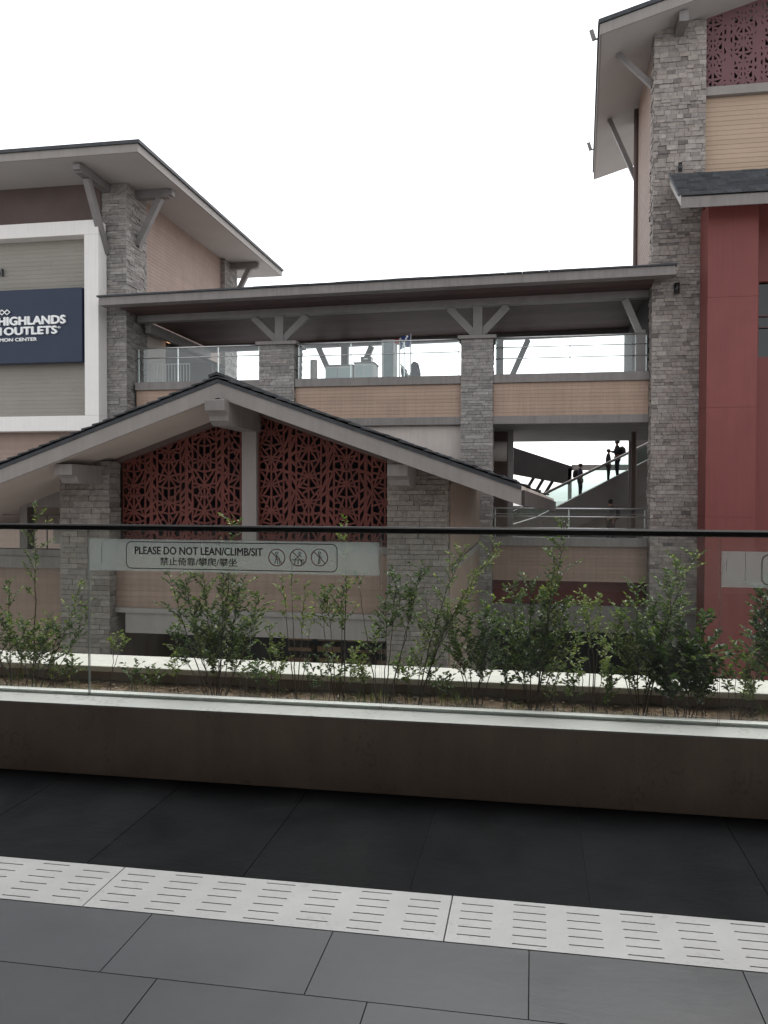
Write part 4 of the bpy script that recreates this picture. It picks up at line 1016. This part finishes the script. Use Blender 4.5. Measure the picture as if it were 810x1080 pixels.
MB().box(a.x-.01, 29.69, b.z-.038, b.x+.01, 30.11, b.z).build('lid', MT['black'], t); MB().box((a.x+b.x)/2-.08, 29.66, b.z-.10, (a.x+b.x)/2+.08, 29.69, b.z-.07).build('handle', MT['stainless'], t)
t = thing('ribbed_bin', 'pale ribbed cylindrical bin beside the low white counter', 'bin', (aty(331,390,29.6).x, 29.6, DK))
zb_ = aty(331, 381, 29.6).z-DK; pr = [(.0, .0)]
for k in range(14): pr += [(.125, zb_*k/14+.005), (.14, zb_*(k+.5)/14)]
pr += [(.125, zb_), (.11, zb_), (.0, zb_-.02)]
MB().lathe((aty(331,390,29.6).x, 29.6, DK), pr, 20).build('body', MT['panel_pale'], t)
MB().lathe((aty(331,390,29.6).x, 29.6, DK+zb_), [(.12,.002),(.135,.01),(.135,.03),(.1,.045),(0,.05)], 20).build('lid', MT['trim_light'], t)
t = thing('display_stand', 'tall grey display stand with a glazed face on the bridge deck', 'stand', (aty(410,390,29.5).x, 29.5, DK))
a, b = aty(402.5, 395, 29.5), aty(417, 358, 29.5)
MB().box(a.x, 29.5, DK, b.x, 29.95, b.z).build('body', MT['white'], t, bevel=.01)
MB().box(a.x+.08, 29.47, DK+.30, b.x-.08, 29.498, b.z-.12).build('screen', paint('grey display face', (.22,.26,.28), .25, .25, 3), t)
MB().box(a.x+.05, 29.46, b.z-.1, b.x-.05, 29.498, b.z-.04).build('header', MT['steel'], t)
t = thing('flag', 'blue flag with white strokes hanging on a pole on the bridge deck', 'flag', (aty(433,390,29.4).x, 29.4, DK))
p0 = aty(433.3, 355, 29.4)
MB().tube([(p0.x,29.4,DK),(p0.x,29.4,p0.z+.1)], .022, 8).build('pole', MT['white'], t)
f = MB(); nu, nv = 10, 6; fw, fh = .36, .42
for j in range(nv+1):
    for i in range(nu+1):
        u, v = i/nu, j/nv; f.v.append(Vector((p0.x-.025-fw*u, 29.4+.05*math.sin(u*7+v*2)*u, p0.z+.05-fh*v-.08*u*u)))
for j in range(nv):
    for i in range(nu):
        k = j*(nu+1)+i; f.f.append([k, k+1, k+nu+2, k+nu+1]); f.mi.append(1 if (i-j) in (2, 3) or i+j == 9 else 0); f.sm.append(True)
f.build('cloth', [paint('blue flag cloth', (.03,.05,.19), .8, .1, 3), MT['letter']], t)
t = thing('banner_pole', 'thin white pole with a small red pennant beside the flag', 'pole', (aty(421.5,390,29.45).x, 29.45, DK))
p1 = aty(421.5, 357, 29.45)
MB().tube([(p1.x,29.45,DK),(p1.x,29.45,p1.z)], .02, 8).build('pole', MT['white'], t)
MB().prism_y([(p1.x-.19,p1.z-.16),(p1.x-.025,p1.z-.2),(p1.x-.025,p1.z-.01),(p1.x-.17,p1.z-.04)], 29.44, 29.452).build('pennant', paint('red pennant', (.35,.06,.05), .8, .1, 3), t)
t = thing('stroller', 'dark folded stroller with a pale frame standing by the flag pole', 'stroller', (aty(436,390,29.6).x, 29.6, DK))
a = aty(428, 384, 29.6); b = aty(440, 376, 29.6)
MB().bar((p1.x+.02,29.55,aty(422,384,29.55).z),(p0.x-.02,29.55,DK+.2),.05,.04,up=(0,1,0)).bar((p1.x+.02,29.9,aty(422,384,29.55).z),(p0.x-.02,29.9,DK+.2),.05,.04,up=(0,1,0)).build('frame', MT['white'], t)
h = MB()
h.tube([(p0.x-.22,29.72,DK+.25),(p0.x-.3,29.72,DK+.55),(p0.x-.36,29.72,DK+.72)], [.13,.12,.04], 10)
h.tube([(p0.x+.05,29.72,DK+.05),(p0.x+.12,29.72,DK+.45),(p0.x+.1,29.72,DK+.78),(p0.x+.04,29.72,DK+.86)], [.24,.2,.14,.05], 12)
h.build('hood', MT['navy'], t)
for sx in (-.3, .16):
    for yy in (29.56, 29.88):
        w_ = MB(); w_.tube([(p0.x+sx,yy-.015,DK+.09),(p0.x+sx,yy+.015,DK+.09)], .088, 16); w_.build('wheel', MT['black'], t)
t = thing('crowd_barrier', 'white picket barrier behind the bridge railing beside the left tower', 'barrier', (aty(172,394,30).x, 30, DK))
a, b = aty(147, 385, 30), aty(200, 388, 30)
mb = MB().tube([(a.x,30,a.z),(b.x,30,a.z)], .022, 8).tube([(a.x,30,DK+.12),(b.x,30,DK+.12)], .022, 8); mb.build('frame', MT['white'], t)
mb = MB(); n = 17
for k in range(n+1): x = a.x+(b.x-a.x)*k/n; mb.tube([(x,30,DK+.12),(x,30,a.z)], .014, 6)
mb.build('pickets', MT['white'], t)
for x in (a.x+.15, b.x-.15): MB().box(x-.03, 29.75, DK, x+.03, 30.25, DK+.04).box(x-.02,29.98,DK+.04,x+.02,30.02,DK+.12).build('foot', MT['white'], t)

# ================================================================== PEOPLE
def skin_mesh(nodes, edges, root, name, mat, parent, smooth=2, extra=None):
    me = bpy.data.meshes.new('tmp_skin'); keys = list(nodes)
    idx = {k: i for i, k in enumerate(keys)}
    me.from_pydata([nodes[k][0] for k in keys], [(idx[a], idx[b]) for a, b in edges], [])
    o = bpy.data.objects.new('tmp_skin', me); COL.objects.link(o)
    m = o.modifiers.new('skin', 'SKIN'); m.use_smooth_shade = True
    sv = me.skin_vertices[0].data
    for k in keys:
        r = nodes[k][1]; sv[idx[k]].radius = (r, r) if not isinstance(r, tuple) else r
        sv[idx[k]].use_root = (k == root)
    s = o.modifiers.new('sub', 'SUBSURF'); s.levels = smooth; s.render_levels = smooth
    dg = bpy.context.evaluated_depsgraph_get(); dg.update()
    res = bpy.data.meshes.new_from_object(o.evaluated_get(dg)); res.name = name
    bpy.data.objects.remove(o); bpy.data.meshes.remove(me)
    if extra:
        import bmesh
        bm = bmesh.new(); bm.from_mesh(res)
        vs = [bm.verts.new(v) for v in extra.v]
        for f in extra.f:
            fc = bm.faces.new([vs[i] for i in f]); fc.smooth = True
        bm.to_mesh(res); bm.free()
    res.materials.clear(); res.materials.append(mat)
    for p in res.polygons: p.use_smooth = True; p.material_index = 0
    ob = bpy.data.objects.new(name, res); COL.objects.link(ob); ob.parent = parent
    return ob
M_SKIN = paint('skin', (.32,.19,.13), .6, .05, 8); M_HAIR = paint('dark hair', (.012,.010,.009), .5, .2, 30)
def person(label, loc, h, rz_, top_c, leg_c, bag=None, arm='relaxed', stride=.0):
    t = thing('person', label, 'person', loc); t.rotation_euler = (0, 0, rz_)
    s = h/1.7; V = lambda x, y, z: (x*s, y*s, z*s)
    st = stride
    if arm == 'hold': el = [(.24,.10,1.16), (-.24,.10,1.16)]; wr = [(.12,.30,1.22), (-.14,.30,1.2)]
    else: el = [(.235,-.03,1.14), (-.235,-.02,1.14)]; wr = [(.225,.07+st*.5,.93), (-.225,.06-st*.5,.93)]
    J = {'pel': (V(0,0,.96), .125*s), 'spi': (V(0,0,1.14), .115*s), 'che': (V(0,0,1.33), .135*s), 'nk': (V(0,.01,1.47), .052*s),
         'hb': (V(0,.02,1.545), .072*s), 'hm': (V(0,.03,1.61), .088*s), 'ht': (V(0,.02,1.665), .06*s)}
    E = [('pel','spi'),('spi','che'),('che','nk'),('nk','hb'),('hb','hm'),('hm','ht')]
    ex = MB()
    for i, sg in enumerate((1, -1)):
        J['sh%d'%i] = (V(sg*.175,0,1.40), .058*s); J['el%d'%i] = (V(*el[i]), .042*s); J['wr%d'%i] = (V(*wr[i]), .028*s)
        d = Vector(wr[i])-Vector(el[i]); d.normalize(); pal = Vector(wr[i])+d*.075
        J['pa%d'%i] = (tuple(pal*s), (.022*s, .036*s))
        E += [('che','sh%d'%i),('sh%d'%i,'el%d'%i),('el%d'%i,'wr%d'%i),('wr%d'%i,'pa%d'%i)]
        side = Vector((0, 1, 0)) if abs(d.y) < .7 else Vector((0, 0, 1))
        for k, L in enumerate((.06, .07, .066, .052)):
            b = pal+side*(k-1.5)*.018; m_ = b+d*L*.55; e_ = m_+d*L*.4-Vector((sg*.014,0,0))
            ex.tube([b*s, m_*s, e_*s], [.0088*s, .008*s, .006*s], 6)
        b = Vector(wr[i])+d*.03; ex.tube([b*s, (b+side*.035+d*.02)*s, (b+side*.045+d*.05)*s], [.011*s, .010*s, .007*s], 6)
        f = st*sg
        J['hi%d'%i] = (V(sg*.085,0,.90), .092*s); J['kn%d'%i] = (V(sg*.095,f*.5+.015,.5), .058*s); J['an%d'%i] = (V(sg*.10,f-.01,.085), .038*s); J['to%d'%i] = (V(sg*.105,f+.14,.035), .03*s)
        E += [('pel','hi%d'%i),('hi%d'%i,'kn%d'%i),('kn%d'%i,'an%d'%i),('an%d'%i,'to%d'%i)]
        ex.tube([V(sg*.086,.02,1.59), V(sg*.094,.015,1.605), V(sg*.088,.01,1.625)], [.012*s,.016*s,.010*s], 8)
        ex.tube([V(sg*.032,.105,1.615), V(sg*.032,.112,1.615)], [.011*s,.006*s], 8)
    ex.tube([V(0,.105,1.625), V(0,.126,1.592), V(0,.108,1.585)], [.009*s,.014*s,.008*s], 8)
    ex.tube([V(-.022,.104,1.56), V(0,.112,1.558), V(.022,.104,1.56)], [.005*s,.008*s,.005*s], 6)
    skin_mesh(J, E, 'pel', 'body', M_SKIN, t, 2, ex)
    g = .034*s
    Jt = {k: (J[k][0], J[k][1]+g) for k in ('pel','spi','che','sh0','sh1','el0','el1')}
    for i in (0, 1):
        a, b = Vector(J['el%d'%i][0]), Vector(J['wr%d'%i][0]); Jt['cu%d'%i] = (tuple(a+(b-a)*.8), .046*s)
    Jt['nk'] = (V(0,.005,1.44), .07*s)
    skin_mesh(Jt, [('pel','spi'),('spi','che'),('che','nk'),('che','sh0'),('sh0','el0'),('el0','cu0'),('che','sh1'),('sh1','el1'),('el1','cu1')], 'pel', 'jacket', paint('jacket cloth', top_c, .85, .15, 6), t)
    Jl = {'pel': (V(0,0,.98), .135*s)}
    El = []
    for i in (0, 1):
        for k in ('hi','kn'): Jl[k+str(i)] = (J[k+str(i)][0], J[k+str(i)][1]+g)
        Jl['an%d'%i] = (tuple(Vector(J['an%d'%i][0])+Vector((0,0,.02*s))), .056*s)
        El += [('pel','hi%d'%i),('hi%d'%i,'kn%d'%i),('kn%d'%i,'an%d'%i)]
    skin_mesh(Jl, El, 'pel', 'trousers', paint('trouser cloth', leg_c, .85, .15, 6), t)
    for i, sg in enumerate((1, -1)):
        sh_ = MB(); f = st*sg; sh_.tube([V(sg*.10,f-.06,.04), V(sg*.10,f+.02,.05), V(sg*.105,f+.12,.036), V(sg*.105,f+.19,.03)], [.03*s,.05*s,.045*s,.02*s], 10)
        o = sh_.build('shoe', MT['black']); o.parent = t
    hr = MB(); hr.lathe(V(0,.005,1.60), [(.085*s,-.045*s),(.106*s,.0),(.108*s,.04*s),(.09*s,.085*s),(.05*s,.112*s),(0,.118*s)], 16)
    o = hr.build('hair', M_HAIR); o.parent = t
    if bag:
        b = MB(); b.tube([V(0,-.2,.98), V(0,-.22,1.1), V(0,-.21,1.3), V(0,-.17,1.42)], [.09*s,.15*s,.14*s,.07*s], 12)
        o = b.build('backpack', paint('backpack cloth', bag, .8, .1, 5)); o.parent = t
    return t
def esc_z(px, y):      # step height on the escalator under a photo column
    q = aty(px, 500, y); f_ = (q.x-sk0[0])/(sk1[0]-sk0[0]); n = 16; k = math.floor(f_*n)
    return q.x, sk0[1]+(sk1[1]-sk0[1])*k/n-.1+.02
yp = EYs+.8
x, z = esc_z(612, yp); person('person alone lower on the escalator in dark clothes with a backpack', (x, yp, z), aty(612,489,yp).z-z, R(-100), (.05,.05,.075), (.03,.03,.04), (.02,.02,.025))
x, z = esc_z(651, yp+.1); person('taller person higher on the escalator in dark clothes with a backpack', (x, yp+.1, z), aty(650,464,yp).z-z, R(80), (.03,.03,.035), (.025,.025,.03), (.02,.02,.02), 'hold')
x, z = esc_z(641.5, yp-.2); person('shorter person in dark clothes just in front of the taller one on the escalator', (x, yp-.2, z), aty(641,474,yp).z-z, R(-95), (.04,.038,.04), (.03,.03,.035))
q = aty(644, 550, 31.5); person('person in grey top walking behind the low railing below the escalator', (q.x, 31.5, -.3), aty(644,527,31.5).z+.3, R(115), (.11,.10,.10), (.05,.05,.055), (.03,.03,.03), 'relaxed', .10)

# ================================================================== PLANTS
def leaf(mb, p, d, n, L, W):
    d = d.normalized(); s = d.cross(n)
    if s.length < 1e-4: return
    s.normalize(); n = s.cross(d)
    m1 = p+d*L*.32; m2 = p+d*L*.7; f = n*W*.22
    mb.add([p, m1+s*W*.5+f, m2+s*W*.38+f-n*L*.03, p+d*L-n*L*.10, m2-s*W*.38+f-n*L*.03, m1-s*W*.5+f],
           [(0,1,2,3), (0,3,4,5)])
def curve(a, c, b, n, rnd, wob):
    out = []
    for i in range(n+1):
        t = i/n; p = a*(1-t)**2+c*2*t*(1-t)+b*t*t
        if 0 < i < n: p = p+Vector((rnd.uniform(-1,1), rnd.uniform(-1,1), 0))*wob
        out.append(p)
    return out
def shrub(name, label, cat, y, stems, mats, seed, L=(.018,.03), ratio=.55, group='shrubs growing in the planter', twl=(.07,.2), fan=1.0):
    """stems: (base px, tip px, tip py, bow px, twigs, leafy-from)"""
    rnd = random.Random(seed)
    bx = sum(aty(s[0], 735, y).x for s in stems)/len(stems)
    t = thing(name, label, cat, (bx, y, soil_z(bx, y)), group)
    wood = MB(); fol = [MB() for _ in mats]
    for (bpx, tpx, tpy, bow, ntw, lf) in stems:
        yb = y+rnd.uniform(-.04,.04); yt = y+rnd.uniform(-.12,.12)
        a = aty(bpx, 735, yb); a.z = soil_z(a.x, yb)-.02
        b = aty(tpx, tpy, yt); ab = b-a
        c = a+ab*.5+Vector((bow/186, 0, ab.length*.12))
        pts = curve(a, c, b, 14, rnd, .006)
        ln = ab.length; r0 = .0022+.0025*ln
        wood.tube(pts, [r0*(1-.82*i/14) for i in range(15)], 5)
        fi = rnd.randrange(len(mats)) if rnd.random() < .8 else 0
        def along(f):
            x = min(f, .9999)*14; i = int(x); return pts[i].lerp(pts[i+1], x-i), (pts[i+1]-pts[i]).normalized()
        # leaves on the stem's own upper end
        k = lf+.15*(1-lf)
        while k < 1:
            p, d = along(k)
            dr = Vector((rnd.gauss(0,1), rnd.gauss(0,1), rnd.gauss(.2,.6))).normalized()
            leaf(fol[fi], p, (d*.5+dr).normalized(), Vector((rnd.gauss(0,.5), rnd.gauss(0,.5), 1)).normalized(), rnd.uniform(*L), rnd.uniform(*L)*ratio)
            k += .013/ln*rnd.uniform(.6,1.6)
        ntw = int(ntw*1.05)
        for q in range(ntw):
            f = lf+(1-lf)*((q+rnd.random())/ntw)*.97
            p, d = along(f)
            az = rnd.uniform(0, 2*math.pi); out = Vector((math.cos(az)*fan, math.sin(az)*.75, rnd.uniform(.1, .9))).normalized()
            tl_ = rnd.uniform(*twl)*(1.15-.75*(f-lf)/max(.05, 1-lf))
            e = p+(out*.8+d*.35).normalized()*tl_; mid = p.lerp(e, .5)+Vector((0,0,tl_*.12))
            tp = curve(p, mid, e, 5, rnd, .003)
            wood.tube(tp, [r0*.42*(1-.7*i/5) for i in range(6)], 4, cap=False)
            s_ = .012+rnd.uniform(0,.015); sd_ = 1
            fj = fi if rnd.random() < .75 else rnd.randrange(len(mats))
            while s_ < tl_:
                x = s_/tl_*5; i = min(4, int(x)); pp = tp[i].lerp(tp[i+1], x-i); td = (tp[min(5,i+1)]-tp[i]).normalized()
                sidev = td.cross(Vector((rnd.gauss(0,.25), rnd.gauss(0,.25), 1))).normalized()*sd_
                if rnd.random() < .9:
                    ld = (td*.55+sidev+Vector((0,0,rnd.uniform(-.25,.35)))).normalized()
                    sc = rnd.uniform(*L)
                    leaf(fol[fj], pp, ld, Vector((rnd.gauss(0,.6), rnd.gauss(-.45,.6), 1)).normalized(), sc, sc*ratio*rnd.uniform(.85,1.2))
                sd_ = -sd_; s_ += rnd.uniform(.005,.0095)
            leaf(fol[fj], e, (e-tp[4]).normalized(), Vector((rnd.gauss(0,.3), rnd.gauss(0,.3), 1)), L[1], L[1]*ratio)
    wood.build('stem', MT['bark'], t)
    for mb, m in zip(fol, mats):
        if mb.f: mb.build('foliage', m, t)
    return t
LM, LD, LP = MT['leaf'], MT['leaf_dark'], MT['leaf_pale']
shrub('shrub', 'bushy shrub at the left edge with dense low foliage', 'shrub', 4.80,
      [(8,-14,640,0,14,.25),(12,10,612,-3,12,.3),(18,28,655,2,14,.3),(0,-25,610,0,12,.3),(24,50,668,4,12,.35),(14,2,668,0,12,.3)], [LM, LD], 101)
shrub('shrub', 'low dense shrub with a tall thin sprig rising past the handrail, at the left', 'shrub', 4.86,
      [(34,36,532,6,10,.42),(36,52,650,0,16,.3),(42,64,662,2,16,.3),(30,24,664,-2,14,.3),(40,86,612,14,9,.4),(38,44,676,0,14,.3),(46,92,648,10,9,.45)], [LM, LD, LP], 102)
shrub('shrub', 'small sprig with a few pale leaves just right of the first glass joint', 'shrub', 4.78, [(116,122,668,2,7,.6),(112,130,672,0,4,.7)], [LP], 103, twl=(.04,.1))
shrub('shrub', 'largest bushy shrub, spreading wide below the printed sign', 'shrub', 4.82,
      [(222,178,598,-14,18,.4),(226,196,612,-10,22,.32),(228,214,590,-4,22,.32),(230,236,596,2,22,.3),(232,252,612,6,22,.32),(234,274,628,12,20,.35),(226,205,645,-6,20,.3),(230,232,640,0,22,.28),(234,262,655,6,18,.3),(222,180,668,-6,14,.4),(228,246,545,4,12,.45),(232,222,668,0,18,.3)], [LM, LM, LD, LP], 104, twl=(.08,.21))
shrub('shrub', 'thin bare twigs with few leaves beside the big shrub', 'shrub', 4.9,
      [(312,296,606,-2,5,.55),(313,322,616,2,6,.5),(312,306,600,0,3,.7),(316,330,640,2,5,.6)], [LP], 105, twl=(.04,.11))
shrub('shrub', 'little low leafy shrub between the big shrub and the bare twigs', 'shrub', 4.72,
      [(288,284,660,0,12,.25),(292,300,668,1,10,.25),(290,292,686,0,8,.2)], [LM, LP], 106, twl=(.05,.12))
shrub('shrub', 'slender shrub with one leaf clump under the end of the printed sign', 'shrub', 4.84,
      [(356,346,622,-3,14,.6),(358,362,618,1,14,.55),(362,366,548,2,9,.55),(354,338,628,-4,9,.65),(364,372,690,2,8,.3),(366,356,694,-2,8,.3)], [LM, LP], 107, twl=(.06,.15))
shrub('shrub', 'leaning shrub with dark glossy leaves at the second glass joint', 'shrub', 4.88,
      [(408,444,596,8,16,.55),(406,418,604,2,18,.5),(405,408,628,0,16,.5),(400,378,606,-6,2,.85),(408,436,622,8,12,.55),(412,424,690,2,8,.35),(398,394,664,0,8,.55)], [LD, LM], 108, L=(.02,.032), ratio=.55, twl=(.06,.15))
shrub('shrub', 'tall shrub leaning right with two pale feathery tips in front of the warm stone pillar', 'shrub', 4.8,
      [(438,528,574,-14,22,.32),(440,492,578,-12,18,.35),(442,478,640,-4,16,.35),(436,450,668,0,12,.35),(438,500,620,-8,14,.45)], [LP, LM], 109, L=(.016,.026))
shrub('shrub', 'low dense dark shrub right of the warm stone pillar', 'shrub', 4.9,
      [(496,474,650,-4,18,.3),(500,492,640,-2,20,.3),(504,512,648,2,20,.3),(506,528,660,6,18,.3),(498,482,672,-4,16,.3),(502,516,676,2,16,.3),(500,520,628,6,8,.5)], [LD, LM], 110)
shrub('shrub', 'tall dense shrub with a long sprig reaching the handrail, below the escalator', 'shrub', 4.8,
      [(564,600,548,-2,18,.4),(562,560,612,-4,22,.3),(560,540,622,-6,22,.3),(566,580,620,4,22,.3),(568,596,630,8,20,.3),(560,548,655,-4,20,.28),(566,572,660,2,20,.28),(570,606,650,10,16,.35),(564,584,590,4,14,.4),(562,536,668,-6,16,.3)], [LM, LP, LD], 111)
shrub('shrub', 'thin wispy shrub with an arching tip left of the densest green shrub', 'shrub', 4.92,
      [(622,616,636,4,9,.5),(624,634,628,2,10,.45),(626,612,622,10,8,.6),(628,640,676,2,10,.35),(620,606,668,-2,9,.35)], [LP, LM], 112, twl=(.05,.13))
shrub('shrub', 'tall bushy shrub with a leafy branch reaching up in front of the stone tower', 'shrub', 4.82,
      [(676,736,582,-8,20,.42),(674,672,618,-2,22,.3),(672,654,640,-4,22,.3),(678,692,634,2,22,.3),(680,708,618,4,18,.4),(674,664,668,-2,20,.28),(678,684,670,0,20,.28),(672,648,660,-4,14,.35),(680,716,592,6,14,.5)], [LM, LM, LD, LP], 113, L=(.018,.028), ratio=.55)
shrub('shrub', 'low broad leaved shrub sprawling at the third glass joint', 'shrub', 4.74,
      [(716,692,672,-4,16,.3),(718,706,658,-2,16,.3),(722,724,664,0,16,.3),(726,748,676,4,16,.3),(720,700,694,-4,14,.3),(728,756,694,4,14,.35),(722,732,690,2,14,.3),(724,740,650,4,8,.5)], [LD, LM], 114, L=(.026,.042), ratio=.62)
shrub('shrub', 'sparse seedling with a few flat leaves in front of the red wall', 'shrub', 4.76,
      [(772,766,706,-2,7,.5),(776,790,690,3,8,.45),(778,800,704,6,8,.5),(774,778,682,0,4,.7)], [LP, LM], 115, L=(.024,.036), ratio=.5, twl=(.05,.12))
shrub('shrub', 'dense dark shrub hanging in from the right edge in front of the red wall', 'shrub', 4.95,
      [(826,800,622,-6,22,.4),(828,808,606,-2,22,.4),(830,796,650,-8,22,.4),(828,802,676,-6,20,.4),(832,822,610,0,20,.35),(834,840,620,2,18,.35)], [LD], 116, L=(.02,.032), ratio=.6)
# small seedlings all along the bed
rnd = random.Random(44)
seeds = [(60,700),(78,690),(140,692),(160,702),(186,690),(256,696),(270,706),(330,700),(345,686),(386,700),(430,692),(456,700),(470,706),(534,694),(584,700),(606,706),(640,700),(700,704),(744,712),(792,716)]
desc = ['under the first sprig', 'beside the first glass joint', 'left of the big shrub', 'near the left foot of the big shrub', 'at the left foot of the big shrub', 'at the right foot of the big shrub',
        'between big shrub and bare twigs', 'right of the bare twigs', 'at the foot of the slender shrub', 'just left of the second glass joint', 'right of the second glass joint', 'under the leaning pale shrub',
        'below the warm stone pillar', 'between the two dense middle shrubs', 'right of the tall middle shrub', 'left of the wispy shrub', 'between wispy shrub and bushy shrub', 'under the broad leaved shrub', 'at the third glass joint', 'in the right corner of the bed']
for k, ((px, py), ds) in enumerate(zip(seeds, desc)):
    yy = rnd.uniform(4.68, 4.97)
    st = [(px+rnd.uniform(-3,3), px+rnd.uniform(-9,9), py+rnd.uniform(-8,8), rnd.uniform(-3,3), rnd.randint(4,8), .35) for _ in range(rnd.randint(2,3))]
    shrub('seedling', 'small thin seedling '+ds, 'seedling', yy, st, [rnd.choice([LM, LD, LP])], 300+k, twl=(.03,.09), group='small seedlings in the planter')
# grass tufts and dry litter on the soil
gm = MB(); rnd = random.Random(77)
cl = [(-4.2+7.4*rnd.random(), rnd.uniform(4.62, 4.99)) for _ in range(34)]+[(aty(360,735,4.7).x+rnd.gauss(0,.1), rnd.uniform(4.66,4.8)) for _ in range(10)]+[(aty(640,740,4.7).x+rnd.gauss(0,.12), rnd.uniform(4.66,4.8)) for _ in range(8)]
for cx, cy in cl:
    for _ in range(rnd.randint(14, 34)):
        x, y = cx+rnd.gauss(0,.05), min(5.0, max(4.59, cy+rnd.gauss(0,.04))); z = soil_z(x, y)-.004
        hgt = rnd.uniform(.03,.10); a = rnd.uniform(0, 6.28); lean = rnd.uniform(.1,.7)*hgt; dx, dy = math.cos(a), math.sin(a); w_ = .0018
        p0, p1, p2 = Vector((x,y,z)), Vector((x+dx*lean*.4,y+dy*lean*.4,z+hgt*.65)), Vector((x+dx*lean,y+dy*lean,z+hgt)); s = Vector((-dy,dx,0))*w_
        gm.add([p0-s, p0+s, p1+s*.7, p2, p1-s*.7], [(0,1,2,4),(4,2,3)])
tag(gm.build('grass', MT['grass']), 'thin weed grass in patches on the planter soil', 'grass', kind='stuff')
lm_ = MB()
for _ in range(4200):
    x, y = rnd.uniform(-4.3, 2.6), rnd.uniform(4.575, 5.02); z = soil_z(x, y)+rnd.uniform(.002,.012)
    a = rnd.uniform(0, 6.28); l = rnd.uniform(.010,.036)
    leaf(lm_, Vector((x,y,z)), Vector((math.cos(a), math.sin(a), rnd.uniform(-.3,.3))), Vector((rnd.gauss(0,.4), rnd.gauss(0,.4), 1)), l, l*rnd.uniform(.2,.6))
tag(lm_.build('leaf_litter', MT['litter']), 'dry brown leaf litter scattered over the planter soil', 'leaf litter', kind='stuff')
# little bits on the drain covers and coping
